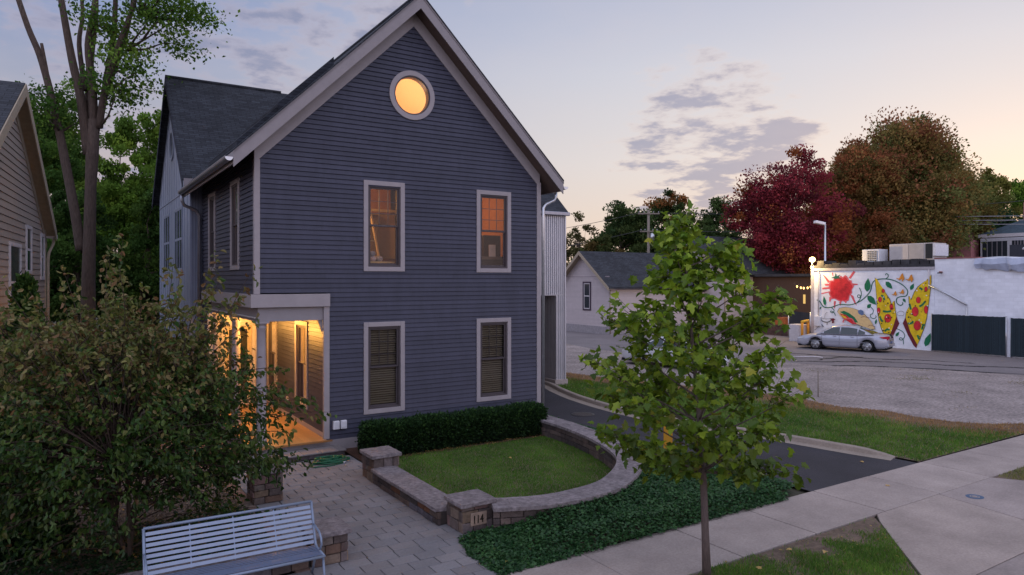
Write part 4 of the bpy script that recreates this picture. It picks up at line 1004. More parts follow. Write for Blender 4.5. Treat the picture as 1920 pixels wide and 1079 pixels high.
# litter of dead leaves on beds and verges, and weeds coming up through the gravel
def litter(name, label, poly, n, dens=None, z=.03):
    P = scatter(poly, n)
    if dens is not None: P = P[RNG.uniform(0, 1, len(P)) < dens(P)]
    k = len(P); C = np.stack([P[:, 0], P[:, 1], np.full(k, z)+RNG.uniform(0, .02, k)], 1); D = RNG.normal(0, 1, (k, 3)); D[:, 2] *= .25; N = RNG.normal(0, .35, (k, 3)); N[:, 2] += 1
    V, kk, nf = leaves(C, D, N, RNG.uniform(.022, .06, k), *RHOMB)
    col = np.array([(.09, .05, .02), (.14, .085, .035), (.06, .035, .018), (.17, .12, .04)])[RNG.integers(0, 4, k)]
    return tag(raw_mesh(name, V, kk, np.repeat(col, nf, 0), 'leaf'), label, 'leaf litter', None, 'stuff')
litter('leaf_litter', 'brown leaf litter on the mulch under the clipped hedge', [(2.2, -1.6), (7.0, -1.6), (7.0, -1.25), (2.2, -1.25)], 420)
litter('leaf_litter', 'scattered dead leaves on the verge grass by the kerb', VERGE, 700, lambda P: np.clip(1.2-lotdist(P)*.3, .1, 1))
litter('leaf_litter', 'scattered dead leaves on the worn grass by the young maple', TRV, 260, None, .012)
litter('leaf_litter', 'dead leaves lying under the big left shrub', [(-5, -4.2), (-1, -3.6), (-1, -.8), (-4.6, -1)], 420)
LOTP = [(18.4, -7), (32, -7.9), (31, -2), (27, 4), (24, 10), (16.8, 8), (18.6, 0)]
grass('lot_weeds', 'thin dry weeds growing through the gravel lot', LOTP, 26000, .05, .02, (.06, .065, .03), (.15, .11, .06), lambda P: np.clip(-.55+1.9*vnoise(P, 1.1, 14)+.5*vnoise(P, 4, 2), 0, 1))

# garden hose
t = [] ; mb = MB(); pth = []
for i in range(9*28):
    a = 2*math.pi*i/28; r = .34-.02*(i/28)+.05*math.sin(i*.13)+.02*math.sin(i*.7); pth.append((1.42+.08*math.sin(i*.05)+r*math.cos(a)*1.15, -1.02+r*math.sin(a)*.72, .015+.010*(i/28)+.012*math.sin(i*.31)+.012))
pth += [(1.0, -1.1, .02), (.86, -1.2, .015), (.95, -1.32, .015), (1.3, -1.38, .015), (1.62, -1.3, .02)]
mb.tube(pth, .0135, 'hose', 7); h = mb.build('garden_hose'); tag(h, 'coiled green garden hose lying on the pavers by the porch step', 'hose')
mb = MB(); mb.tube([(1.62, -1.3, .02), (1.70, -1.27, .03)], .018, 'galvanized', 8); mb.build('nozzle', h)

# ================================================================== BENCH
t = thing('metal_bench', 'long silver blue slatted metal bench in front of the low wall', 'bench', (-1.80, -7.0, 0), R(-1.2))
BL, BR = -1.06, 1.05
def prof_back(z): return .04 + (z-.45)*.42
for i in range(8):
    z = .50+.062*i; mb = MB(); y = prof_back(z); mb.bar((BL+.02, y, z), (BR-.02, y, z), .006, .045, 'bench_metal', (1.25, 1.2, 1.15), (0, .4, 1)); mb.build('back_slat', t, .002, 1)
for i in range(9):
    y = -.34+.045*i; mb = MB(); mb.bar((BL+.02, y, .445+.012*abs(i-4)/4), (BR-.02, y, .445+.012*abs(i-4)/4), .032, .006, 'bench_metal', (.6, .62, .7)); mb.build('seat_slat', t, .002, 1)
mb = MB(); mb.tube([(BL, prof_back(1.0), 1.0), (BR, prof_back(1.0), 1.0)], .019, 'bench_metal', 10); mb.build('top_rail', t)
mb = MB(); mb.tube([(BL, -.37, .435), (BR, -.37, .435)], .019, 'bench_metal', 10); mb.build('front_rail', t)
for x in (BL, BR):
    mb = MB(); mb.tube([(x, prof_back(1.0), 1.0), (x, prof_back(.7), .7), (x, .05, .47), (x, -.02, .44), (x, -.37, .435)], .018, 'bench_metal', 10); mb.build('end_frame', t)
    mb = MB(); mb.tube([(x, -.30, .43), (x, -.42, .0)], .017, 'bench_metal', 8); mb.build('leg', t)
    mb = MB(); mb.tube([(x, .0, .43), (x, .22, .0)], .017, 'bench_metal', 8); mb.build('leg', t)
    mb = MB(); mb.tube([(x, prof_back(.72), .72), (x, .06, .71), (x, -.12, .69), (x, -.22, .63), (x, -.24, .55), (x, -.17, .47), (x, -.12, .44)], .015, 'bench_metal', 8); mb.build('armrest', t)
for x in (-.53, .0, .53):
    mb = MB(); mb.bar((x, prof_back(.97)+.008, .97), (x, prof_back(.47)+.008, .47), .014, .012, 'bench_metal'); mb.build('back_stay', t)

# ================================================================== TREES
def jitter_path(a, b, n, amp):
    a, b = Vector(a), Vector(b); L = (b-a).length; out = []
    for i in range(n+1):
        t = i/n; p = a.lerp(b, t)
        if 0 < i < n: p = p+Vector((random.uniform(-1, 1), random.uniform(-1, 1), random.uniform(-.5, .5)))*amp*L
        out.append(p)
    return out
def crown_tree(name, label, cat, loc, height, hw, base, clumps, per, leaf, pal, trunk_r, seed, group=None, top_bias=1., sq=1., dens_in=.5, clump_r=None, bare=0, blobs=7, bark='bark', lm='leaf_far', up=.2, slim=None):
    """tapered trunk with limbs to the leaf clumps of an uneven crown (several overlapping ellipsoids)"""
    rg = np.random.default_rng(seed); random.seed(seed); per = int(per*2.6); leaf *= .58; clumps = int(clumps*1.05)
    t = thing(name, label, cat, (loc[0], loc[1], 0), YAW, group)
    ch = (height-base); cz = base+ch*.5
    B = [((0, 0, cz), (hw*.78, hw*.75, ch*.44))]
    for i in range(blobs):
        a = rg.uniform(0, 6.28); q = rg.uniform(-.8, .9); rad = hw*.62*math.sqrt(max(.05, 1-q*q*(.8 if q > 0 else .5)))
        s = rg.uniform(.32, .5); B.append(((rad*math.cos(a), rad*math.sin(a), cz+q*ch*.36), (hw*s, hw*s, hw*s*rg.uniform(.7, 1.0)*min(1.3, max(.7, ch/hw/2)))))
    B.append(((rg.uniform(-.2, .2)*hw, 0, height-hw*.32), (hw*.36, hw*.36, hw*.34)))
    pts = []
    vol = np.array([b[1][0]*b[1][1]*b[1][2] for b in B])**.7; vol /= vol.sum()
    for i in range(clumps):
        b = B[rg.choice(len(B), p=vol)]; d = unit(rg.normal(0, 1, 3)); r = rg.uniform(dens_in, 1.03)
        pts.append(np.array(b[0])+d*np.array(b[1])*r)
    pts = np.array(pts); pts[:, 2] = np.maximum(pts[:, 2], base*.8)
    cr = clump_r or hw*.13
    k = clumps*per
    q_ = unit(rg.normal(0, 1, (k, 3)))*rg.uniform(0, 1, (k, 1))**.45; C = np.repeat(pts, per, 0)+q_*np.repeat(cr*rg.uniform(.9, 2.2, (clumps, 1)), per, 0)*np.array([1, 1, .75])
    D = np.repeat(unit(pts-np.array([0, 0, cz])), per, 0)+rg.normal(0, .7, (k, 3)); N = rg.normal(0, .7, (k, 3)); N[:, 2] += .6
    V, kk, nf = leaves(C, D, N, leaf*rg.uniform(.6, 1.3, k), *RHOMB)
    pc = np.array([p[0] for p in pal]); pw = np.array([p[1] for p in pal], float); pw /= pw.sum()
    ci = rg.choice(len(pal), clumps, p=pw); cc = pc[ci]*rg.uniform(.65, 1.3, (clumps, 1))
    # a palette entry may carry a region: (colour, weight, (dx, dz)) pulls that colour to one side of the crown
    for (p_i, p) in enumerate(pal):
        if len(p) > 2:
            s = (pts[:, 0]/hw*p[2][0]+(pts[:, 2]-cz)/(ch*.5)*p[2][1]); m_ = rg.uniform(0, 1, clumps) < np.clip(s, 0, 1); cc[m_] = p[0]*rg.uniform(.65, 1.3, (m_.sum(), 1))
    col = np.repeat(cc, per, 0)*rg.uniform(.84, 1.16, (k, 1))
    raw_mesh('crown', V, kk, np.repeat(col, nf, 0), lm, t)
    mb = MB(); top = Vector((rg.uniform(-.1, .1)*hw, 0, base+ch*.72)); n = 8; tp = jitter_path((0, 0, 0), top, n, .012)
    mb.tube(tp, [trunk_r*(1.25 if i == 0 else 1)*(1-.85*i/n) for i in range(n+1)], bark, 8)
    for i in range(min(clumps, 16+bare)):
        e = Vector(pts[rg.integers(0, clumps)]); s0 = tp[min(n-1, max(2, int(n*rg.uniform(.25, .9))))]
        if e.z < s0.z: e.z = s0.z+.1*hw
        path = jitter_path(s0, e, 4, .06); mb.tube(path, [trunk_r*f for f in (.32, .24, .17, .1, .04)], bark, 5)
    mb.build('trunk', t)
    return t
GD = [((.018, .042, .010), 3), ((.028, .058, .012), 3), ((.042, .078, .016), 2), ((.060, .095, .018), 1)]
GB = [((.028, .056, .010), 3), ((.046, .084, .014), 3), ((.070, .112, .018), 2)]
# -- the tall bare-stemmed maple on the left
lat0, dep0 = (168-960)*24/1315, 24.
t = thing('tall_maple', 'tall old maple with several bare stems and sparse high leaves between the houses', 'tree', (*G(lat0, dep0), 0), YAW)
K = 24/1315
def q(px, py, dy=0): return Vector(((px-168)*K, dy, 4.14+(525-py)*K))
mb = MB()
mb.tube([(0, 0, -.1), q(165, 620), q(166, 520), q(168, 440), q(170, 350), q(173, 290), q(176, 225)], [.36, .245, .21, .19, .175, .20, .18], 'bark', 14)
mb.build('trunk', t)
LIMBS = [([(152, 470), (142, 405), (122, 300), (112, 250), (95, 175), (75, 105), (52, 50), (22, -40)], .17, .08, 0), ([(92, 160), (86, 125), (78, 82)], .07, .05, 0),
         ([(165, 290), (157, 190), (146, 120), (132, 45), (118, -40)], .16, .09, -.3), ([(170, 280), (160, 170), (158, 90), (166, 20), (166, -40)], .14, .08, .4),
         ([(176, 240), (176, 160), (172, 90), (182, 30), (190, -40)], .15, .08, -.2), ([(184, 240), (195, 150), (204, 60), (208, -40)], .13, .07, .3),
         ([(186, 240), (205, 170), (238, 95), (262, 30), (282, -40)], .12, .06, -.5), ([(180, 250), (188, 170), (214, 60), (232, -40)], .10, .05, .7), ([(160, 170), (140, 80), (138, 20), (134, -40)], .09, .05, .5)]
for pts, r0, r1, dy in LIMBS:
    p = [q(a, b, dy*min(1, i/2)) for i, (a, b) in enumerate(pts)]; p3 = smooth(p, 4); mb = MB()
    mb.tube(p3, [r0+(r1-r0)*i/(len(p3)-1) for i in range(len(p3))], 'bark', 9); mb.build('limb', t)
cl = []
for (px, py, n, s) in ((300, 35, 20, 52), (230, 60, 12, 42), (350, 20, 11, 28), (240, 110, 10, 32), (265, 145, 4, 14), (210, 160, 8, 18), (330, 75, 4, 16), (85, 185, 10, 20), (120, 215, 8, 20), (66, 200, 3, 8), (190, 40, 6, 20), (225, 185, 6, 20), (280, -20, 16, 40), (95, 235, 5, 15)):
    for i in range(n): cl.append(q(px+random.gauss(0, s*.55), py+random.gauss(0, s*.5), random.gauss(0, .8)))
for (px, py, n, s) in ((500, -60, 6, 14),):
    pass
pts = np.array([tuple(c) for c in cl]); per = 70; k = len(pts)*per
C = np.repeat(pts, per, 0)+RNG.normal(0, 1, (k, 3))*np.array([.30, .4, .20]); V, kk, nf = leaves(C, RNG.normal(0, 1, (k, 3)), RNG.normal(0, .7, (k, 3))+np.array([0, 0, .6]), .135*RNG.uniform(.6, 1.3, k), *RHOMB)
pc = np.array([(.020, .046, .010), (.035, .070, .012), (.055, .095, .018)])[RNG.integers(0, 3, len(pts))]; raw_mesh('crown', V, kk, np.repeat(np.repeat(pc, per, 0)*RNG.uniform(.7, 1.3, (k, 1)), nf, 0), 'leaf_far', t)
for c in cl[::3]:
    s0 = min((q(a, b) for pp, *_ in LIMBS for a, b in pp), key=lambda w: (w-c).length+(3 if w.z > c.z else 0)); mb = MB(); mb.tube(jitter_path(s0, c, 3, .06), [.05, .035, .02, .008], 'bark', 5); mb.build('twig', t)
def px_tree(name, label, px, dep, top, hwpx, base, *a, **k):
    s = dep/1315; return crown_tree(name, label, 'tree', G((px-960)*s, dep), 4.14+(525-top)*s, hwpx*s, base, *a, **k)
GRP = 'leafy trees behind the houses'
px_tree('leafy_tree', 'broad green tree rising just right of the beige house roof', 70, 38, 205, 95, 1.2, 230, 70, .30, GD, .35, 101, GRP)
px_tree('leafy_tree', 'green tree filling the gap right of the tall bare maple', 232, 36, 222, 80, 1.0, 230, 70, .30, GB, .3, 102, GRP)
px_tree('leafy_tree', 'green tree against the left side of the blue house', 305, 42, 212, 80, 1.0, 220, 70, .30, GB, .3, 103, GRP)
px_tree('leafy_tree', 'tall green tree seen behind the stems of the bare maple', 135, 46, 165, 75, 1.5, 200, 70, .32, GD, .35, 104, GRP)
px_tree('leafy_tree', 'low dark tree behind the trunk of the bare maple', 150, 31, 350, 85, .4, 170, 70, .26, [((.016, .036, .010), 3), ((.026, .052, .013), 2)], .25, 105, GRP)
px_tree('leafy_tree', 'low dark tree between the bare maple and the blue house', 275, 33, 370, 80, .4, 170, 70, .26, [((.018, .040, .010), 3), ((.030, .058, .013), 2)], .25, 106, GRP)
GRP = 'trees on the skyline behind the white garage'
GS = [((.016, .030, .012), 3), ((.024, .040, .014), 3), ((.036, .052, .018), 2)]
px_tree('skyline_tree', 'thin half bare tree beside the corrugated wing', 1082, 84, 398, 42, 2.0, 60, 34, .5, [((.045, .045, .020), 2), ((.06, .05, .025), 1)], .25, 111, GRP, bare=30, dens_in=.2)
px_tree('skyline_tree', 'dark round tree left of the utility pole', 1168, 88, 376, 66, 1.5, 200, 46, .55, GS, .4, 112, GRP)
px_tree('skyline_tree', 'tree with a rusty top just right of the utility pole', 1262, 92, 360, 60, 1.5, 180, 46, .55, GS[:3]+[((.10, .045, .018), .6, (0, .5))], .4, 113, GRP)
px_tree('skyline_tree', 'green tree left of the red maple crown', 1362, 90, 370, 58, 1.5, 160, 46, .55, GS, .4, 114, GRP)
px_tree('skyline_tree', 'low olive tree peeping over the white garage roof', 1130, 74, 440, 52, .5, 120, 46, .5, [((.03, .040, .014), 2), ((.06, .045, .018), 1)], .3, 115, GRP)
px_tree('skyline_tree', 'low dark tree right behind the utility pole foot', 1225, 80, 430, 56, .5, 120, 46, .5, GS, .3, 116, GRP)
px_tree('skyline_tree', 'low dark tree between the far garage roof and the red maple', 1325, 82, 425, 56, .5, 120, 46, .5, GS, .3, 117, GRP)
px_tree('red_maple', 'crimson red maple behind the mural building', 1482, 62, 288, 112, 2.6, 400, 75, .38, [((.090, .014, .024), 5), ((.120, .020, .030), 3), ((.052, .011, .017), 3), ((.12, .042, .018), 1, (.6, -.7))], .45, 121, None, blobs=9, dens_in=.35)
px_tree('autumn_tree', 'huge olive and rust coloured tree behind the mural building', 1664, 70, 232, 150, 3.0, 760, 75, .46, [((.085, .070, .026), 4), ((.110, .074, .028), 3), ((.062, .070, .026), 4), ((.125, .055, .032), 1.5, (-.3, .45))], .6, 122, None, blobs=12, dens_in=.3)
px_tree('autumn_tree', 'lower olive shoulder tree right of the huge olive tree', 1765, 72, 318, 92, 2.8, 320, 70, .44, [((.085, .070, .024), 4), ((.105, .066, .026), 3), ((.060, .070, .024), 4), ((.12, .055, .03), 1)], .4, 124, None)
px_tree('autumn_tree', 'shorter rust tree between the crimson maple and the huge olive tree', 1588, 67, 268, 110, 2.8, 400, 70, .42, [((.105, .042, .022), 3), ((.085, .055, .022), 3), ((.13, .050, .024), 2), ((.06, .055, .02), 2)], .45, 123, None)
GRP = 'trees on the slope at the far right'
px_tree('slope_tree', 'yellow green tree on the slope at the right edge', 1850, 92, 318, 62, 3.0, 170, 50, .55, [((.075, .075, .020), 3), ((.05, .06, .018), 2)], .4, 131, GRP)
px_tree('slope_tree', 'green tree cut by the right edge of the picture', 1925, 96, 330, 70, 3.0, 170, 50, .55, GB, .4, 132, GRP)
px_tree('slope_tree', 'dark green tree above the hipped roof on the right', 1855, 80, 395, 70, 2.0, 170, 50, .5, [((.012, .028, .014), 3), ((.020, .040, .018), 2)], .4, 133, GRP)
# far wood closing the view
n = 520; lat = RNG.uniform(-95, 190, n); dep = RNG.uniform(118, 150, n); zt = RNG.uniform(.5, 1, n)**.6*(7+2.5*np.sin(lat*.11)+1.5*np.sin(lat*.31)); xy = np.array([G(a, b) for a, b in zip(lat, dep)])
P0 = np.stack([xy[:, 0], xy[:, 1], zt*RNG.uniform(.2, 1, n)], 1); per = 60; k = n*per
C = np.repeat(P0, per, 0)+RNG.normal(0, 1, (k, 3))*np.array([1.7, 1.7, 1.1]); V, kk, nf = leaves(C, RNG.normal(0, 1, (k, 3)), RNG.normal(0, 1, (k, 3))+np.array([0, 0, .5]), .9*RNG.uniform(.6, 1.3, k), *RHOMB)
tag(raw_mesh('distant_wood', V, kk, np.repeat(np.repeat(np.array([(.020, .034, .016), (.030, .040, .016), (.045, .036, .016)])[RNG.integers(0, 3, n)], per, 0), nf, 0), 'leaf_far'), 'far dark line of woods behind everything', 'wood', None, 'stuff')

# -- young maple by the sidewalk
t = thing('young_maple', 'young maple with a slim trunk and bright green lobed leaves by the sidewalk', 'tree', (3.90, -9.86, 0), YAW)
K = 9.84/1315
def q(px, py, dy=0.): return Vector(((px-1325)*K, dy, 4.14+(525-py)*K))
mb = MB(); TR = [q(1324, 1085)+Vector((0, 0, -.02)), q(1321, 1000), q(1318, 910), q(1314, 840), q(1308, 760), q(1300, 680), q(1292, 590), q(1284, 500), q(1275, 420)]
mb.tube(TR, [.064, .052, .047, .041, .034, .027, .020, .013, .006], 'young_bark', 10); mb.build('trunk', t)
TIPS = [(1160, 575, -.1), (1140, 590, .5), (1108, 672, .1), (1130, 690, -.5), (1128, 800, -.2), (1150, 830, .4), (1178, 740, -.7), (1215, 820, -.7), (1190, 650, .6), (1222, 600, -.3), (1232, 520, .2), (1258, 470, -.15), (1276, 405, 0), (1290, 430, .2), (1250, 440, .1),
        (1330, 500, .3), (1385, 470, .1), (1378, 540, -.4), (1345, 590, .6), (1405, 600, .3), (1448, 585, 0), (1430, 650, -.5), (1462, 700, .2), (1478, 730, -.3), (1440, 740, .6), (1410, 780, -.7), (1455, 800, .2), (1480, 876, 0), (1420, 880, .3), (1380, 860, -.6), (1340, 800, -.9), (1270, 780, -.9), (1250, 860, -.3), (1300, 880, .6), (1350, 730, .9), (1260, 720, .9), (1310, 650, -.7), (1360, 680, -.7), (1225, 700, .9), (1300, 560, -.4), (1320, 620, .7), (1200, 870, .3), (1290, 700, -1.0), (1240, 640, -.7), (1400, 700, .8), (1245, 500, .1), (1300, 470, .2), (1262, 540, -.3), (1310, 520, -.2), (1368, 455, 0), (1395, 500, .1), (1465, 560, .1), (1440, 610, .2),
        (1145, 745, .2), (1165, 700, .7), (1210, 760, .6), (1380, 640, .5), (1330, 850, .2), (1385, 810, .6), (1235, 570, .5), (1275, 620, .4)]
LP = []; LD = []; mbt = MB()
rg = np.random.default_rng(5); random.seed(5)
for (px, py, dy) in TIPS:
    e = q(px, py, dy); zb = e.z-.22-.42*math.hypot(e.x, e.y)
    zb = max(1.45, min(zb, 4.6)); s0 = min(TR, key=lambda w: abs(w.z-zb)); s0 = s0.copy()
    for i in range(len(TR)-1):
        if TR[i].z <= zb <= TR[i+1].z: s0 = TR[i].lerp(TR[i+1], (zb-TR[i].z)/(TR[i+1].z-TR[i].z))
    mid = s0.lerp(e, .5)+Vector((0, 0, -.04)); p = smooth([s0, mid, e], 4); mbt.tube(p, [.016-.013*i/(len(p)-1) for i in range(len(p))], 'young_bark', 6)
    L = (e-s0).length
    for i in range(int(28+31*min(1, L))):
        u = rg.uniform(.22, 1.06)**.45; c = s0.lerp(e, min(u, 1))+Vector(rg.normal(0, 1, 3)*np.array([.115, .115, .07])); LP.append(c); d = (e-s0).normalized()*.6+Vector(rg.normal(0, .7, 3)); d.z -= .45; LD.append(d)
    for kx in range(2):
        w = e+Vector(rg.normal(0, .13, 3)); mbt.tube([s0.lerp(e, .7), w], [.006, .002], 'young_bark', 4)
for i in range(230):      # inner leaves near the leader
    u = rg.uniform(.12, 1); c = TR[2].lerp(TR[8], u)+Vector(rg.normal(0, 1, 3))*(.34*(1-u)+.08); LP.append(c); LD.append(Vector(rg.normal(0, .7, 3))+Vector((0, 0, -.5)))
mbt.build('branch', t)
LP = np.array([tuple(v) for v in LP]); LD = np.array([tuple(v) for v in LD]); k = len(LP)
N = rg.normal(0, .5, (k, 3)); N[:, 2] += 1.15; N[:, 1] -= .45
V, kk, nf = leaves(LP, LD, N, .130*rg.uniform(.5, 1.3, k), *MAPLE)
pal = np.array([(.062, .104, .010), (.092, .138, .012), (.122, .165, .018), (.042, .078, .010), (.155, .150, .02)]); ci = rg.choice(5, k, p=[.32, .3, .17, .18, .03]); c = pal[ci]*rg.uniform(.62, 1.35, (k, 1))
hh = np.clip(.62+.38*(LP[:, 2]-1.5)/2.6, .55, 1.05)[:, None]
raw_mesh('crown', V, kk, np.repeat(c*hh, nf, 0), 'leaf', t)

# -- the dogwood shrub in the left foreground
random.seed(9); rg = np.random.default_rng(9)
t = thing('dogwood_shrub', 'big spreading shrub with curled browning top leaves, left of the bench', 'shrub', (-2.95, -4.75, 0), YAW)
LP, LD, LC = [], [], []; mb = MB()
GREEN = [(.013, .034, .008), (.022, .050, .010), (.034, .064, .013), (.045, .070, .018)]; BROWN = [(.065, .068, .024), (.095, .080, .038), (.048, .060, .019), (.125, .098, .055), (.085, .048, .026), (.075, .088, .026), (.11, .105, .042), (.06, .075, .022)]
stems = []
for i in range(9):
    a = 6.28*i/9+random.uniform(-.3, .3); r = random.uniform(.4, 1.1); b = Vector((random.uniform(-.22, .22), random.uniform(-.18, .18), 0)); e = Vector((r*math.cos(a)*1.0, r*math.sin(a), random.uniform(1.3, 2.1)))
    p = smooth([b, b.lerp(e, .5)+Vector((-.1*math.cos(a), -.1*math.sin(a), .15)), e], 4); mb.tube(p, [.036-.016*j/(len(p)-1) for j in range(len(p))], 'twig', 7); stems.append(p)
def leafset(c, d, n, brown, s):
    for j in range(n):
        LP.append((c+Vector(rg.normal(0, .05, 3)), s*rg.uniform(.7, 1.2))); dd = d*.5+Vector(rg.normal(0, .5, 3)); dd.z -= .75; LD.append(dd)
        cc = random.choice(BROWN if random.random() < brown else GREEN); k = random.uniform(.6, 1.25)*min(.92, .42+.20*c.z); LC.append((cc[0]*k, cc[1]*k, cc[2]*k))  # leaf colour darkens towards the ground: shade under the crown painted in
for i in range(600):
    th = random.uniform(0, 6.28); el = math.asin(random.uniform(-.42, .96) if i < 500 else random.uniform(-.75, -.3)); rr = random.uniform(.45, 1.06)**.7*(1+.13*math.sin(3*th+1)+.08*math.sin(7*th+el*5))
    rx, rz = 2.15, 1.95
    e = Vector((rx*math.cos(th)*math.cos(el)*rr*(1.08 if el < .1 else .92)-.10, 2.0*math.sin(th)*math.cos(el)*rr, 2.05+rz*math.sin(el)*rr*1.02))
    if e.z < .55: e.z = random.uniform(.35, 1.1)
    if e.z < .9 and math.hypot(e.x, e.y) < .6: continue
    if e.x > 2.25-.85*max(0, e.z-1.8): continue
    s0 = min((random.choice(s) for s in stems for _ in range(2)), key=lambda w: (w-e).length+(1 if w.z > e.z else 0))
    p = smooth([s0, s0.lerp(e, .55)+Vector((0, 0, .10)), e], 3); mb.tube(p, [.013-.010*j/(len(p)-1) for j in range(len(p))], 'twig', 5)
    bt = min(1, max(0, (e.z-2.15)/1.1)); d = (e-s0).normalized()
    for w in p[3:]: leafset(w, d, 6, .06+bt*.85, .076)
    for m_ in range(3):
        w = e+Vector((rg.normal(0, .16), rg.normal(0, .16), rg.normal(0, .07))); mb.tube([p[-2], w], [.005, .002], 'twig', 4); leafset(w, d, 9, .06+bt*.9, .076)
for (px, py, n) in ((195, 445, 9), (215, 510, 8), (345, 490, 9), (430, 480, 9), (385, 530, 8), (240, 545, 8), (150, 520, 7), (75, 505, 7), (110, 560, 6), (300, 560, 8), (455, 560, 6), (560, 745, 9), (590, 770, 4), (400, 560, 8), (505, 690, 8), (20, 530, 6), (520, 800, 6), (170, 480, 8), (260, 500, 8), (320, 520, 8), (415, 520, 7), (370, 545, 7), (135, 540, 7), (55, 545, 6), (280, 530, 7), (445, 500, 6), (205, 480, 8), (395, 590, 7), (440, 600, 6), (545, 790, 8), (530, 830, 7), (500, 730, 7)):     # long shoots above and to the right
    e = Vector(((px-228)*.0083, random.uniform(-.7, .7), 4.14+(525-py)*.0083)); s0 = Vector((e.x*.6, e.y*.6, min(e.z-.6, 2.9)))
    if px > 480: s0 = Vector((e.x-.8, e.y*.5, e.z-.05))
    p = smooth([s0, s0.lerp(e, .5)+Vector((random.uniform(-.08, .08), 0, .04)), e], 5); mb.tube(p, [.009-.007*j/(len(p)-1) for j in range(len(p))], 'twig', 5)
    for j in range(n*2): leafset(s0.lerp(e, .2+.8*j/(n*2-1)), (e-s0).normalized(), 3, .9 if e.z > 3 else .25, .088)
mb.build('stem', t)
P_ = np.array([tuple(a) for a, _ in LP]); S_ = np.array([b for _, b in LP]); D_ = np.array([tuple(a) for a in LD]); N_ = rg.normal(0, .8, (len(P_), 3)); N_[:, 2] += .5
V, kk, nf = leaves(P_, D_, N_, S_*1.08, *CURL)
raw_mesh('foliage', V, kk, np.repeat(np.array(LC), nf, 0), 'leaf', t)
# evergreen at the left edge and dark shrubs
def cone(label, loc, h, r, seed, pal, name='arborvitae', n=2600):
    rg = np.random.default_rng(seed); t = thing(name, label, 'evergreen', (*loc, 0), 0, 'evergreens along the left')
    z = rg.uniform(0, 1, n)**1.25; a = rg.uniform(0, 6.28, n); rr = r*(1-z)**.75*rg.uniform(.7, 1.05, n)*(1+.12*np.sin(a*5+z*9)); P = np.stack([rr*np.cos(a), rr*np.sin(a), .1+z*(h-.1)], 1)
    V, kk, c = bush_leaves(P, np.stack([np.cos(a)*.5, np.sin(a)*.5, 0*a+1], 1), 5, .11, pal, .05); raw_mesh('foliage', V, kk, c, 'needle', t)
    mb = MB(); mb.tube([(0, 0, 0), (0, 0, h*.9)], [.06, .01], 'twig', 6); mb.build('trunk', t)
DG = [(.006, .018, .007), (.010, .026, .009), (.016, .036, .010)]
cone('pointed arborvitae before the beige house window', G((48-960)*15.5/1315, 15.5), 4.15, .75, 1, [(.014, .036, .008), (.024, .055, .012), (.035, .070, .014)])
cone('dark bushy evergreen at the left edge behind the shrub', G((-35-960)*12.5/1315, 12.5), 3.3, 1.15, 2, DG, n=3600)
cone('low dark evergreen at the bottom left corner', G((-20-960)*10.6/1315, 10.6), 2.1, 1.0, 3, DG, n=3200)

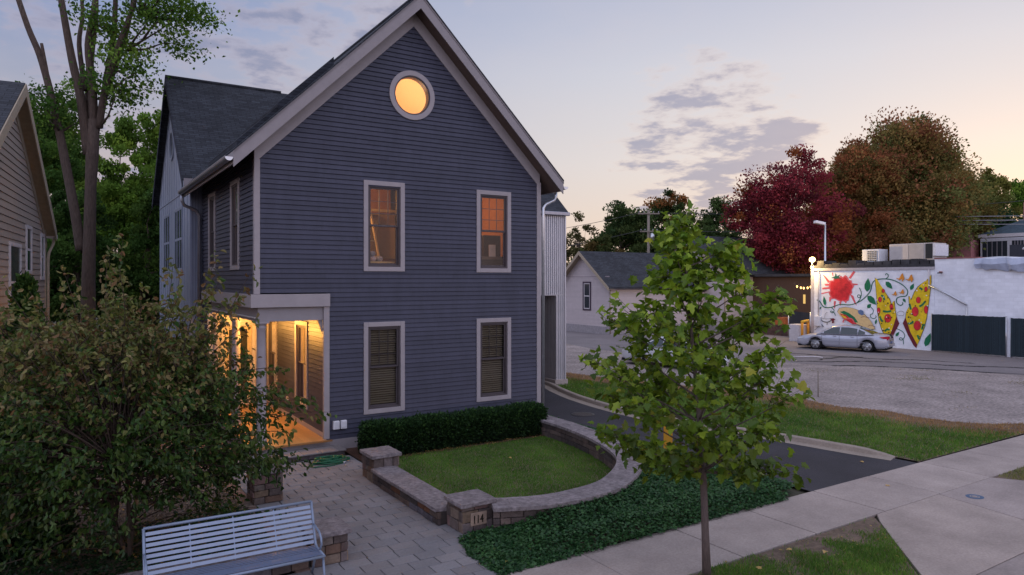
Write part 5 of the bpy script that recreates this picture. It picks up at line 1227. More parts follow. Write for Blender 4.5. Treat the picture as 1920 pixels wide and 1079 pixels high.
# ================================================================== BEIGE HOUSE ON THE LEFT
def beige():
    cx, cy = G((84-960)/1315*22, 22); u = Vector((FX*.893-FY*.449*-1*-1, 0, 0))
    # the wall runs from its far corner back towards the street
    ang = R(57.3+26.7); d = Vector((math.cos(ang), math.sin(ang), 0)); n = Vector((d.y, -d.x, 0))
    t = thing('beige_house', 'beige clapboard house with a dark roof cut by the left edge', 'house', (cx, cy, 0), math.atan2(-d.y, -d.x))
    # local: x runs along the wall towards the street, outward is +y
    W2, EZ = 10.8, 5.7
    T = lambda a, e, z: Vector((a, e, z))
    ridge = 5.5; top = 8.85
    zf = lambda x: top-(top-EZ)/ridge*abs(x-ridge)
    mb = MB()
    wins = [(.35, 1.05, 4.14, 5.55), (2.75, 3.65, 4.30, 5.62), (4.45, 6.0, 3.1, 5.05)]
    siding(mb, (0, 0, 0), (1, 0, 0), (0, 1, 0), lambda z: max(.08, ridge-(top-.2-z)/((top-EZ)/ridge)), lambda z: min(W2, ridge+(top-.2-z)/((top-EZ)/ridge)), .2, top-.3, 'beige_siding', [], .17, .05)
    mb.build('wall', t)
    mb = MB(); mb.box(-.02, .09, -.1, .035, 0, EZ, 'cream_trim'); mb.build('corner_board', t)
    for s in (0, 1):
        xe = -.22 if s == 0 else W2+.3
        mb = MB(); v = [(x, y, zf(x)+o) for o in (-.0, .12) for y in (.27, -9) for x in (ridge, xe)]
        mb.grid(v, [(0, 1, 3, 2), (4, 6, 7, 5), (0, 4, 5, 1), (2, 3, 7, 6), (1, 5, 7, 3), (0, 2, 6, 4)], 'roof_y'); mb.build('roof', t)
        mb = MB(); v = [(x, y, zf(x)+o) for o in (-.20, .10) for y in (.30, .275) for x in (ridge, xe)]
        mb.grid(v, [(0, 1, 3, 2), (4, 6, 7, 5), (0, 4, 5, 1), (2, 3, 7, 6), (1, 5, 7, 3), (0, 2, 6, 4)], 'cream_trim', (1.1, 1.1, 1.1))
        v = [(x, y, zf(x)+o) for o in (-.44, -.20) for y in (.035, .0) for x in (ridge, xe)]
        mb.grid(v, [(0, 1, 3, 2), (4, 6, 7, 5), (0, 4, 5, 1), (2, 3, 7, 6), (1, 5, 7, 3), (0, 2, 6, 4)], 'cream_trim'); mb.build('rake_board', t)
        mb = MB(); v = [(x, y, zf(x)+o) for o in (-.045, -.02) for y in (.27, .0) for x in (ridge, xe)]
        mb.grid(v, [(0, 1, 3, 2), (4, 6, 7, 5), (0, 4, 5, 1), (2, 3, 7, 6), (1, 5, 7, 3), (0, 2, 6, 4)], 'cream_trim', (1.1, 1.1, 1.05)); mb.build('soffit', t)
    for a, b, c, e in wins:
        mb = MB(); frame(mb, a, b, c, e, .10, 0, .05, 'white_trim', T); w = mb.build('window', t, .006)
        mb = MB(); tbox(mb, a+.1, b-.1, .022, .026, c+.1, e-.1, 'window_green', T); mb.build('pane', w)
        mb = MB(); tbox(mb, a+.1, b-.1, .026, .036, (c+e)/2-.03, (c+e)/2+.03, 'white_trim', T); mb.build('sash', w)
    mb = MB(); mb.box(-.36, -.22, -9, .3, EZ-.25, EZ-.13, 'white_trim'); mb.build('gutter', t)
    mb = MB(); mb.tube([(-.29, .2, EZ-.25), (-.29, .2, EZ-.4), (-.12, .1, EZ-.7), (-.08, .08, EZ-.9), (-.08, .08, 0)], .04, 'cream_trim', 8); mb.build('downspout', t)
    mb = MB(); mb.box(-.02, W2, -9, -8.9, 0, EZ, 'beige_siding'); mb.build('wall', t)
    mb = MB(); mb.box(.0, .02, -9, 0, 0, EZ, 'beige_siding'); mb.build('wall', t)
beige()

# ================================================================== WHITE GARAGES IN THE MIDDLE
def gable_house(name, label, x0, x1, y0, y1, eave, ridge, wall, over=.45, wins=(), found=.55, base_m='foundation', trim='cream_trim', split=None):
    """ridge along X, gable facing -X"""
    t = thing(name, label, 'building', (x0, y0, 0)); X1, Y1 = x1-x0, y1-y0; ry = Y1/2; sl = (ridge-eave)/(ry+over)
    z = lambda y: ridge-sl*abs(y-ry)
    mb = MB(); we = z(0)-.05
    siding(mb, (0, 0, 0), (0, 1, 0), (-1, 0, 0), lambda q: max(0, ry-(ridge-.08-q)/sl) if q > we else 0., lambda q: min(Y1, ry+(ridge-.08-q)/sl) if q > we else Y1, found, ridge-.15, wall, [], .14, .04, .014)
    siding(mb, (0, 0, 0), (1, 0, 0), (0, -1, 0), lambda q: 0, lambda q: X1, found, we, wall, [], .14, .04, .014)
    mb.face([(X1, 0, 0), (X1, Y1, 0), (X1, Y1, we), (X1, ry, ridge-.1), (X1, 0, we)], wall); mb.face([(0, Y1, 0), (X1, Y1, 0), (X1, Y1, we), (0, Y1, we)], wall)
    mb.build('wall', t)
    if found:
        mb = MB(); mb.box(-.03, X1+.03, -.03, Y1+.03, 0, found, base_m); mb.build('foundation', t)
    for s in (0, 1):
        ye = -over if s == 0 else Y1+over
        mb = MB(); v = [(x, y, z(y)+o) for o in (-.08, .04) for y in (ry, ye) for x in (-over, X1+.3)]
        mb.grid(v, [(0, 1, 3, 2), (4, 6, 7, 5), (0, 4, 5, 1), (2, 3, 7, 6), (1, 5, 7, 3), (0, 2, 6, 4)], 'roof_x'); mb.build('roof', t)
        mb = MB(); v = [(x, y, z(y)+o) for o in (-.26, .03) for y in (ry, ye) for x in (-over-.03, -over-.002)]
        mb.grid(v, [(0, 1, 3, 2), (4, 6, 7, 5), (0, 4, 5, 1), (2, 3, 7, 6), (1, 5, 7, 3), (0, 2, 6, 4)], trim); mb.build('rake_board', t)
        mb = MB(); v = [(x, y, z(y)+o) for o in (-.13, -.1) for y in (ry, ye) for x in (-over, 0)]
        mb.grid(v, [(0, 1, 3, 2), (4, 6, 7, 5), (0, 4, 5, 1), (2, 3, 7, 6), (1, 5, 7, 3), (0, 2, 6, 4)], trim, (.75, .72, .7)); mb.build('soffit', t)
    if split:
        mb = MB(); mb.box(-.03, -.012, .0, Y1, split, split+.07, wall, (.7, .68, .7)); mb.build('belt_board', t)
    T = lambda u, d, zz: Vector((-d, u, zz))
    for a, b, c, e in wins:
        mb = MB(); frame(mb, a, b, c, e, .12, 0, .06, 'plum_trim', T); w = mb.build('window', t)
        mb = MB(); frame(mb, a+.12, b-.12, c+.12, e-.12, .07, 0, .04, 'white_trim', T); tbox(mb, a+.19, b-.19, .0, .034, (c+e)/2-.04, (c+e)/2+.04, 'white_trim', T); mb.build('sash', w)
        mb = MB(); tbox(mb, a+.15, b-.15, .016, .022, c+.15, e-.15, 'window_dark', T); mb.build('pane', w)
    mb = MB(); mb.tube([(.02, -.06, we), (.02, -.06, .1)], .05, trim, 8); mb.build('downspout', t)
    return t
gable_house('white_garage', 'white clapboard garage with dark gable roof and one narrow window', 30.8, 43.0, 23.6, 29.6, 3.55, 6.35, 'white_siding', .55, [(2.15, 3.15, 1.75, 4.0)], .6, split=4.35)
gable_house('white_outbuilding', 'taller dark roofed white building behind the young maple', 41.0, 53.0, 21.5, 29.5, 4.6, 7.9, 'white_siding', .5, [], .5)
t = thing('white_annex', 'low white annex with a dark shed roof left of the garage', 'building', (36.0, 30.5, 0))
mb = MB(); siding(mb, (0, 0, 0), (0, 1, 0), (-1, 0, 0), lambda q: 0, lambda q: 16., .7, 3.6, 'white_siding', [], .14, .04, .014); mb.box(.02, 6, 0, 16, .0, 3.5, 'white_siding'); mb.build('wall', t)
mb = MB(); mb.box(-.03, 6.03, -.03, 16, 0, .7, 'foundation'); mb.build('foundation', t)
mb = MB(); mb.grid([(-.4, -.2, 3.5), (-.4, 16.2, 3.5), (4, 16.2, 5.0), (4, -.2, 5.0), (-.4, -.2, 3.64), (-.4, 16.2, 3.64), (4, 16.2, 5.14), (4, -.2, 5.14)], [(0, 1, 2, 3), (4, 7, 6, 5), (0, 4, 5, 1), (3, 2, 6, 7), (0, 3, 7, 4), (1, 5, 6, 2)], 'roof_y'); mb.build('roof', t)
mb = MB(); mb.box(-.06, 0, .6, .95, 1.3, 3.1, 'plum_trim'); w = mb.build('window', t); mb = MB(); mb.box(-.07, -.06, .67, .88, 1.4, 3.0, 'window_dark'); mb.build('pane', w)
mb = MB(); mb.lathe([(.26, 4.2), (.26, 5.0), (.36, 5.05), (.36, 5.3), (.2, 5.45)], 'galvanized', 14, Matrix.Translation((1.6, 3.6, 0))); mb.build('roof_vent', t)
mb = MB(); mb.box(-.3, 0, 2.4, 2.6, 3.0, 3.15, 'ac_dark'); mb.box(-.4, -.2, 2.36, 2.64, 2.85, 3.05, 'ac_dark'); mb.build('flood_light', t)
t = thing('brown_building', 'dim brown building behind the maple leaves near the red tree', 'building', (44.5, 17.5, 0))
mb = MB(); mb.box(0, 9, -1.5, 6, 0, 4.4, 'brown_wall'); mb.build('wall', t)
mb = MB(); mb.box(-.4, 9.2, -1.9, 6.3, 4.4, 4.6, 'tar_roof'); mb.build('roof', t)
mb = MB(); mb.box(-.03, 0, -.9, -.72, 2.3, 3.0, 'dim_window'); w = mb.build('window', t)
mb = MB(); mb.box(-.06, 0, 1.2, 2.3, .1, 2.3, 'dark_wood'); mb.build('door', t)

# utility pole and its wires
def pole_at(px, dep): return G((px-960)*dep/1315, dep)
x, y = pole_at(1216, 75)
t = thing('utility_pole', 'wooden utility pole with two crossarms behind the white garage', 'pole', (x, y, 0), YAW)
mb = MB(); mb.tube([(0, 0, 0), (0, 0, 11.6)], [.19, .13], 'pole_wood', 10); mb.build('post', t)
for z, w, rz in ((11.2, 1.15, 0), (9.3, .95, .25)):
    mb = MB(); mb.bar((-w, -.15, z), (w, -.15-rz, z), .11, .14, 'pole_wood'); a = mb.build('crossarm', t)
    for k in (-.9, -.45, .45, .9):
        mb = MB(); mb.lathe([(.03, 0), (.06, .06), (.06, .14), (.02, .18)], 'pale_wire', 8, Matrix.Translation((w*k, -.15-rz*.5, z+.07))); mb.build('insulator', a)
mb = MB(); mb.tube([(.35, -.3, 8.3), (.35, -.3, 9.1)], .22, 'galvanized', 12); mb.build('transformer', t)
for i, (a, b, sag, nm) in enumerate((((-1.0, 0, 11.3), (-26, 18, 9.4), .8, 'upper wire running left from the utility pole'), ((1.0, 0, 11.3), (40, -10, 12.2), .8, 'upper wire running right from the utility pole'), ((.9, 0, 9.4), (42, -14, 10.6), .9, 'lower wire running right from the utility pole'), ((-.9, 0, 9.4), (-30, -8, 4.9), .7, 'lower wire sloping down left from the utility pole'))):
    M = Matrix.Translation((x, y, 0)) @ Matrix.Rotation(YAW, 4, 'Z'); pth = []
    for j in range(17):
        u = j/16; p = Vector(a).lerp(Vector(b), u); p.z -= sag*4*u*(1-u); pth.append(M @ p)
    mb = MB(); mb.tube(pth, .028, 'wire', 5); tag(mb.build('overhead_wire'), nm, 'wire')

# ================================================================== MURAL BUILDING
MX = 38.8
t = thing('mural_building', 'white block building with a painted pizza and tomato mural', 'building', (MX, 4.3, 0))
# local: y runs from the right end of the mural (0) to its left end (7.7)
mb = MB(); mb.box(0, 12, 0, 7.72, 0, 4.86, 'mural_block'); mb.build('wall', t)
mb = MB(); mb.box(-.06, 0, -.02, 7.75, 4.74, 4.9, 'white_trim', (.75, .75, .78)); mb.box(-.02, 12, -.01, 7.74, 4.861, 5.08, 'tar_roof'); mb.build('parapet', t)
mb = MB(); mb.box(.02, 12, -6.6, -.004, 0, 5.34, 'mural_block'); mb.box(-.03, 12, -2.3, -.004, 5.342, 5.40, 'pink_brick', (.8, .7, .7)); mb.build('wall', t)
mb = MB(); mb.box(.7, 12, -24, -6.604, 0, 5.1, 'white_brick'); mb.build('wall', t)
mb = MB(); mb.box(.16, 12, -2.45, -2.40, .0, 5.3, 'white_brick', (.9, .9, .92)); mb.build('wall_pier', t)
mb = MB(); mb.box(-.012, 0, 7.74-.5, 7.74, .0, .0+.01, 'white_trim')
# painted mural: flat shapes in metres on the wall, u from the right end of the wall leftward, v up
PX = 5.996
def wall_uv(zx, zy):     # reads a point of the design sketch (a 1560 x 1080 drawing of the wall) as metres on the wall
    px, py = 1500+zx/PX, 490+zy/PX
    uu, vv = (px-960)/1315, -(py-525)/1315
    dx, dy = FX+uu*FY, FY-uu*FX; k = (MX-EYE[0])/dx
    return (EYE[1]+k*dy-4.3, EYE[2]+k*vv)
mural = MB(); LAY = [0]
def poly(pts, m, lay=None, c=(1, 1, 1)):
    LAY[0] += 1; x = -.004-.00035*LAY[0] if lay is None else lay
    mural.face([(x, *wall_uv(*p)) for p in pts], m, c)
def stroke(pts, w, m):
    p = smooth([Vector(q) for q in pts], 5); LAY[0] += 1; x = -.004-.00035*LAY[0]
    lo, hi = offset(p, w/2), offset(p, -w/2)
    for i in range(len(p)-1): mural.face([(x, *wall_uv(*a)) for a in (lo[i], lo[i+1], hi[i+1], hi[i])], m)
def disc(cx, cy, rx, ry, m, n=14, c=(1, 1, 1)): poly([(cx+rx*math.cos(6.283*i/n), cy+ry*math.sin(6.283*i/n)) for i in range(n)], m, None, c)
def outlined(pts, m, w=6): 
    cx, cy = sum(p[0] for p in pts)/len(pts), sum(p[1] for p in pts)/len(pts)
    poly([(p[0]+(w if p[0] > cx else -w)*.8, p[1]+(w if p[1] > cy else -w)*.8) for p in pts], 'paint_dark'); poly(pts, m)
random.seed(4)
# tomato splash
for p in ([(255, 150), (270, 155), (340, 230), (315, 245)], [(600, 110), (625, 120), (570, 200), (545, 190)], [(240, 360), (330, 340), (335, 350), (240, 372)], [(250, 300), (335, 290), (335, 312), (252, 318)], [(560, 370), (600, 390), (640, 500), (615, 480)], [(590, 250), (650, 255), (650, 268), (590, 275)], [(380, 450), (405, 450), (392, 535), (382, 525)], [(440, 460), (465, 460), (458, 500), (450, 500)], [(330, 400), (360, 410), (340, 460), (328, 450)], [(500, 440), (530, 440), (520, 475), (510, 470)], [(360, 130), (370, 130), (375, 165), (362, 160)], [(275, 255), (340, 255), (340, 275), (285, 275)]): poly(p, 'paint_pink')
pts = []
for i in range(40):
    a = 6.283*i/40; r = 1+random.uniform(-.13, .10); pts.append((462+138*r*math.cos(a), 312+150*r*math.sin(a)))
poly(pts, 'paint_pink'); pts = [(462+(p[0]-462)*.88, 315+(p[1]-312)*.88) for p in pts]; poly(pts, 'paint_red')
for i in range(18): a = random.uniform(0, 6.28); r = random.uniform(.1, .75); disc(462+120*r*math.cos(a), 315+130*r*math.sin(a), random.uniform(8, 26), random.uniform(8, 22), 'paint_red', 9, rt(.15, .9))
poly([(350, 185), (395, 170), (400, 130), (415, 170), (455, 150), (435, 180), (470, 195), (420, 195), (390, 205), (385, 190)], 'paint_teal')
# vines
stroke([(190, 435), (225, 455), (270, 515), (350, 520), (450, 488), (560, 492), (640, 470), (720, 420), (790, 340), (815, 250), (850, 215), (900, 202), (960, 200), (1050, 215), (1150, 265), (1210, 330), (1195, 390), (1130, 400), (1090, 420), (1090, 470), (1130, 498), (1158, 480), (1150, 465)], 11, 'paint_teal')
stroke([(960, 200), (990, 180), (990, 150), (970, 142), (962, 158)], 9, 'paint_teal'); stroke([(350, 520), (385, 550), (370, 580), (345, 572), (352, 560), (385, 580), (400, 612)], 8, 'paint_teal')
stroke([(640, 470), (680, 420), (690, 350), (668, 300)], 9, 'paint_teal'); stroke([(690, 380), (670, 410), (648, 400), (655, 380), (680, 385)], 8, 'paint_teal')
stroke([(800, 520), (825, 550), (818, 590), (795, 600), (800, 635), (840, 645), (858, 625), (850, 612)], 8, 'paint_teal'); stroke([(1080, 755), (1150, 790), (1180, 840), (1150, 885), (1120, 880), (1130, 860), (1160, 880), (1165, 935)], 8, 'paint_teal')
def leaf_p(a, b, w):
    a, b = Vector(a), Vector(b); d = b-a; n = Vector((-d.y, d.x)).normalized()*w; pts = [a, a.lerp(b, .2)+n*.8, a.lerp(b, .5)+n, a.lerp(b, .8)+n*.5, b, a.lerp(b, .8)-n*.5, a.lerp(b, .5)-n, a.lerp(b, .2)-n*.8]
    poly([tuple(q) for q in pts], 'paint_green'); stroke([tuple(a), tuple(a.lerp(b, .5)), tuple(b)], 4, 'paint_teal')
for a, b, w in (((755, 345), (768, 192), 36), ((760, 390), (858, 490), 34), ((285, 500), (270, 395), 18), ((965, 230), (1040, 312), 28), ((1245, 325), (1280, 252), 22), ((760, 528), (800, 480), 22), ((1160, 420), (1190, 465), 15), ((225, 542), (242, 510), 9), ((850, 710), (862, 650), 12), ((1078, 845), (1118, 795), 16), ((1410, 960), (1470, 810), 34)): leaf_p(a, b, w)
# two pizza slices
S1 = [(848, 190), (870, 205), (905, 265), (945, 320), (985, 395), (1010, 430), (1030, 490), (1045, 460), (1062, 450), (1068, 520), (1080, 590), (1090, 640), (1030, 790), (985, 880), (955, 830), (920, 760), (890, 660), (872, 540), (865, 400), (855, 280)]
S2 = [(1475, 155), (1478, 240), (1460, 380), (1442, 520), (1425, 640), (1400, 740), (1350, 870), (1315, 965), (1240, 800), (1190, 640), (1198, 570), (1235, 500), (1225, 400), (1240, 400), (1250, 445), (1290, 350), (1330, 290), (1400, 230), (1440, 200)]
outlined(S1, 'paint_yellow'); outlined(S2, 'paint_yellow')
poly([(1085, 625), (1120, 700), (1060, 820), (1010, 915), (950, 950), (990, 880), (1035, 780)], 'paint_maroon'); poly([(1188, 630), (1158, 700), (1215, 830), (1280, 950), (1310, 978), (1322, 940), (1245, 800)], 'paint_maroon')
for cx, cy, rx, ry in ((902, 432, 18, 28), (888, 556, 16, 32), (990, 643, 36, 46), (1030, 515, 18, 34), (938, 335, 15, 20), (1334, 438, 24, 34), (1298, 568, 36, 52), (1322, 725, 38, 52), (1420, 545, 20, 44), (1420, 315, 15, 26)): disc(cx, cy, rx+4, ry+4, 'paint_maroon'); disc(cx, cy, rx, ry, 'paint_red', 16, (1.1, 1.2, 1.1))
for p in ([(915, 385), (940, 400), (952, 440)], [(935, 562), (980, 568), (1028, 560)], [(900, 620), (915, 660), (935, 680)], [(955, 790), (985, 765), (1010, 775)], [(1345, 300), (1365, 310), (1378, 325)], [(1345, 510), (1380, 490), (1410, 455)], [(1215, 700), (1250, 700), (1278, 675)], [(1375, 770), (1385, 730), (1405, 710)], [(1325, 830), (1335, 860), (1345, 880)], [(1235, 480), (1245, 520), (1250, 545)]): stroke(p, 22, 'paint_green')
random.seed(6)
for S in (S1, S2):
    xs_ = [p[0] for p in S]; ys_ = [p[1] for p in S]; n = 0
    while n < 30:
        p = np.array([[random.uniform(min(xs_)+14, max(xs_)-14), random.uniform(min(ys_)+30, max(ys_)-60)]])
        if inside(S, p)[0]: disc(p[0, 0], p[0, 1], random.uniform(4, 10), random.uniform(4, 10), 'paint_dark' if n % 3 else 'paint_white', 8); n += 1
for (x, y, s) in ((1085, 190, 1.), (1190, 200, .95), (1035, 370, .62), (1115, 350, .65)): outlined([(x, y), (x+35*s, y+5*s), (x+62*s, y-45*s), (x+75*s, y-52*s), (x+95*s, y+5*s), (x+70*s, y+40*s), (x+62*s, y+5*s), (x+45*s, y+25*s)], 'paint_orange', 2)
# sandwich, shell outline and jug sketch
outlined([(428, 570), (450, 530), (520, 518), (600, 530), (680, 560), (740, 610), (800, 670), (850, 760), (790, 770), (700, 730), (600, 690), (520, 660), (460, 620)], 'paint_bread', 4)
poly([(455, 570), (500, 558), (560, 585), (620, 630), (660, 690), (620, 690), (560, 640), (500, 600)], 'paint_green'); poly([(450, 585), (520, 605), (600, 665), (650, 710), (600, 710), (500, 650)], 'paint_red'); poly([(470, 600), (520, 625), (545, 650), (500, 640)], 'paint_yellow')
stroke([(690, 632), (730, 625), (790, 640)], 5, 'paint_maroon'); stroke([(770, 735), (800, 720), (850, 740)], 5, 'paint_maroon')
stroke([(1110, 615), (1098, 590), (1115, 570), (1150, 562), (1175, 580), (1172, 610)], 4, 'paint_line'); stroke([(1115, 615), (1145, 608), (1170, 615)], 4, 'paint_line')
stroke([(240, 645), (260, 675), (320, 685), (370, 655)], 9, 'paint_dark'); stroke([(245, 640), (300, 650), (360, 645)], 4, 'paint_dark'); stroke([(285, 640), (290, 595), (315, 575)], 4, 'paint_line'); stroke([(170, 775), (215, 735), (255, 705)], 4, 'paint_dark'); poly([(250, 705), (275, 735), (262, 742)], 'paint_dark'); stroke([(312, 690), (310, 715)], 6, 'paint_dark')
poly([(345, 650), (380, 640), (405, 655), (385, 668), (392, 690), (365, 700), (368, 675)], 'paint_maroon')
stroke([(490, 690), (500, 660), (540, 648), (590, 650), (620, 700)], 14, 'paint_pink')
poly([(655, 560), (690, 545), (720, 560), (725, 600), (700, 610), (665, 590)], 'paint_line', None, (.6, 1.0, 1.8)); 
mo = mural.build('mural', t)
# pipes on the wall
mb = MB(); mb.tube([(-.08, .3, 3.85), (-.08, -.8, 3.3), (-.08, -1.75, 2.75)], .055, 'galvanized', 8); mb.tube([(-.06, -1.75, 2.75), (-.06, -1.75, .2)], .03, 'galvanized', 8); mb.build('pipe', t)
mb = MB(); mb.tube([(-.06, .28, 4.75), (-.06, .28, 3.6)], .04, 'white_trim', 8); mb.build('conduit', t)
mb = MB(); mb.box(-.22, 0, -.45, -.35, 4.55, 4.63, 'pink_brick'); mb.box(-.3, -.14, -.5, -.3, 4.5, 4.56, 'ac_dark'); mb.build('flood_light', t)
mb = MB(); mb.box(-.18, 0, 7.15, 7.62, 1.05, 1.72, 'ac_white'); mb.build('meter_box', t, .02)
mb = MB(); mb.box(-.02, .1, 7.724, 7.95, 0, 5.1, 'white_trim', (.85, .85, .88)); mb.build('pilaster', t)
mb = MB(); mb.tube([(-.07, 7.36, 1.72), (-.07, 7.36, 4.7)], .035, 'white_trim', 8); mb.build('conduit', t)
mb = MB(); mb.tube([(-.05, 7.82, 5.1), (-.05, 7.82, 5.35)], .05, 'galvanized', 8); sl_ = mb.build('lamp_stem', t); mb = MB(); mb.lathe([(.03, -.2), (.17, -.1), (.20, 0), (.15, .13), (.03, .18)], 'yard_lamp', 14, Matrix.Translation((-.05, 7.82, 5.5))); mb.build('lamp_bulb', sl_)
lamp('yard_light', 'POINT', (MX-.45, 12.2, 5.55), 700, (1, .66, .26), .12)
mb = MB()
for j in range(14):
    y0 = -.2+j*.56; mb.box(.1, .9+random.uniform(0, .8), y0, y0+.5, 5.08, 5.12+random.uniform(.02, .30), 'tar_roof', rt(.4, 1.2))
mb.build('roof_edge', t)
# tarp draped over the parapet on the right
tp = MB(); rows = []
for j in range(41):
    y = -2.2-j*.3; w = random.uniform(-.16, .12)
    rows.append([(9, y, 5.40), (3.0, y, 5.42+.03*math.sin(j*.9)), (1.2, y, 5.40+.04*math.sin(j*.7)), (-.10+w*.5, y, 5.30+.04*math.sin(j*1.7)), (-.24+w, y, 5.0+w*.5), (-.12+w*1.2, y+random.uniform(-.1, .1), 4.66+random.uniform(-.12, .12))])
vs = [p for r in rows for p in r]
tp.grid(vs, [(i*6+k, i*6+k+1, (i+1)*6+k+1, (i+1)*6+k) for i in range(40) for k in range(5)], 'tarp', (1, 1, 1), False); o = tp.build('roof_tarp'); o.location = (MX, 4.3, 0); tag(o, 'grey blue tarp draped over the roof edge at the right', 'tarp')
# roof units
def roof_box(name, label, cat, y0, y1, x0, x1, z0, z1, m):
    t = thing(name, label, cat, (MX, 4.3, 0)); mb = MB(); mb.box(x0, x1, y0, y1, z0, z1, m); mb.build('casing', t, .03); return t
t = roof_box('condenser_unit', 'small white condenser with a dark grille on the mural building roof', 'air conditioner', 4.05, 5.2, 1.4, 2.4, 5.12, 6.1, 'ac_white')
mb = MB(); mb.box(1.37, 1.398, 4.2, 4.85, 5.25, 6.0, 'ac_dark')
for j in range(6): mb.box(1.355, 1.372, 4.2, 4.85, 5.3+j*.12, 5.33+j*.12, 'ac_white')
for j in range(5): mb.box(1.35, 1.371, 4.22+j*.14, 4.24+j*.14, 5.25, 6.0, 'ac_white')
mb.build('grille', t)
t = roof_box('rooftop_unit', 'long beige rooftop air handler with a dark end panel', 'air conditioner', 1.05, 3.75, 2.0, 3.6, 5.35, 6.4, 'ac_metal')
mb = MB(); mb.box(1.97, 1.998, 1.6, 2.5, 5.4, 6.35, 'ac_metal', (.85, .85, .85)); mb.box(1.97, 1.998, 2.54, 3.7, 5.4, 6.35, 'ac_metal', (1.05, 1.05, 1.05)); mb.build('panel', t)
mb = MB(); mb.box(1.97, 1.999, 1.1, 1.5, 5.45, 6.35, 'ac_dark'); mb.box(1.95, 3.5, .90, 1.048, 5.6, 6.3, 'ac_white'); mb.build('vent_hood', t)
mb = MB(); mb.box(1.9, 3.7, .9, 3.85, 5.08, 5.348, 'tar_roof'); mb.build('base', t)
t = thing('roof_vent', 'capped metal vent pipe on the white roof left of the pink wall', 'vent', (MX+6, 1.7, 5.0)); mb = MB(); mb.tube([(0, 0, 0), (0, 0, .9)], .32, 'ac_white', 12); mb.build('pipe', t); mb = MB(); mb.lathe([(.5, .95), (.5, 1.02), (.3, 1.2)], 'ac_white', 14); mb.build('cap', t)
mb = MB(); mb.box(MX+8, MX+8.3, 1.6, 3.7, 5.0, 6.35, 'dark_fence'); tag(mb.build('roof_screen'), 'dark screen wall standing on the roof beyond the vent', 'screen')
# green fence
def fence(name, label, a, b, h, m, n, cat='fence'):
    a, b = Vector(a), Vector(b); d = (b-a); L = d.length; t = thing(name, label, cat, (a.x, a.y, 0), math.atan2(d.y, d.x), None)
    mb = MB(); k = int(L/.11)
    for i in range(k):
        z1 = h+random.uniform(-.012, .012); mb.box(i*L/k+.004, (i+1)*L/k-.004, -.012+random.uniform(-.006, .006), .012, .08, z1, m, rt(.15))
    mb.build('panel', t)
    for x in (0.0, L):
        mb = MB(); mb.tube([(x, .06, 0), (x, .06, h+.05)], .045, 'galvanized', 8); mb.build('post', t)
    return t
fence('green_fence', 'wide dark green slatted fence against the white wall', (38.6, 4.36), (38.68, .62), 2.15, 'green_fence', 1)
fence('green_fence', 'narrow dark green fence panel right of the galvanized post', (38.70, .38), (38.75, -1.3), 2.1, 'green_fence', 1)
t = thing('dark_dumpster', 'dark container edge behind the fence at the right edge', 'container', (38.72, -1.8, 0)); mb = MB(); mb.box(0, .9, -2, .4, 0, 1.5, 'dark_fence'); mb.build('body', t, .03); mb = MB(); mb.box(-.05, .95, -2.1, .45, 1.5, 1.6, 'ac_dark'); mb.build('lid', t)
fence('dark_fence', 'dark picket fence behind the yellow guard frame', (38.9, 12.3), (40.3, 15.0), 1.9, 'dark_fence', 1)
t = thing('guard_frame', 'yellow pipe guard frame at the corner of the mural building', 'guard rail', (36.9, 11.6, 0), R(22))
for x in (0, 1.65):
    mb = MB(); mb.tube([(x, 0, 0), (x, 0, 1.38)], .085, 'yellow_paint', 10, (1, .75, .55)); mb.build('post', t)
mb = MB(); mb.tube([(-.06, 0, 1.40), (1.71, 0, 1.40)], .085, 'yellow_paint', 10, (1.1, 1.15, 1)); mb.build('top_rail', t)
mb = MB(); mb.box(37.6, 38.5, 12.35, 13.1, 0, 1.15, 'white_trim'); tag(mb.build('white_cabinet', None, .04), 'low white cabinet behind the yellow guard frame', 'cabinet')
mb = MB(); mb.box(42.0, 42.8, 16.6, 17.5, .0, 1.3, 'orange_bin'); tag(mb.build('orange_bin', None, .04), 'orange bin in the dark under the red maple', 'bin')
mb = MB(); ashlar(mb, 13.4, 18.6, 0, .8, lambda u, d, z: Vector((40.9-d, u, z)), (.15, .2), (.3, .6), [(.6, .4, .38), (.5, .35, .33)]); mb.box(40.92, 41.3, 13.4, 18.6, 0, .78, 'mortar'); tag(mb.build('brick_planter'), 'low brown brick planter wall under the red maple', 'planter')
# string lights
mb = MB(); a, b = Vector((39.2, 12.4, 3.8)), Vector((40.2, 14.6, 3.9)); P = []
for j in range(21): u = j/20; p = a.lerp(b, u); p.z -= .2*4*u*(1-u); P.append(p)
mb.tube(P, .012, 'wire', 5); s = mb.build('string_lights'); tag(s, 'string of small warm bulbs hanging left of the mural building', 'string lights')
for j in (2, 5, 9, 12, 16):
    mb = MB(); mb.lathe([(.02, .06), (.05, .02), (.06, -.03), (.035, -.08), (.01, -.1)], 'bulb', 10, Matrix.Translation(P[j]+Vector((0, 0, -.07)))); mb.build('bulb', s)
lamp('string_light', 'POINT', (40.4, 14.6, 3.2), 14, (1, .62, .25), .3)
# street lamp
x, y = G((1547-960)*55/1315, 55)
t = thing('street_lamp', 'tall grey lot lamp with a flat head in front of the red maple', 'street lamp', (x, y, 0), YAW)
mb = MB(); mb.tube([(0, 0, 0), (0, 0, 8.5)], [.09, .07], 'galvanized', 10); mb.build('post', t)
mb = MB(); mb.bar((.02, 0, 8.42), (-.25, 0, 8.55), .1, .1, 'galvanized'); mb.build('arm', t)
mb = MB(); mb.bar((-.05, 0, 8.52), (-.85, -.1, 8.68), .42, .22, 'ac_white', (1.1, 1.1, 1.15)); mb.build('lamp_head', t, .04)

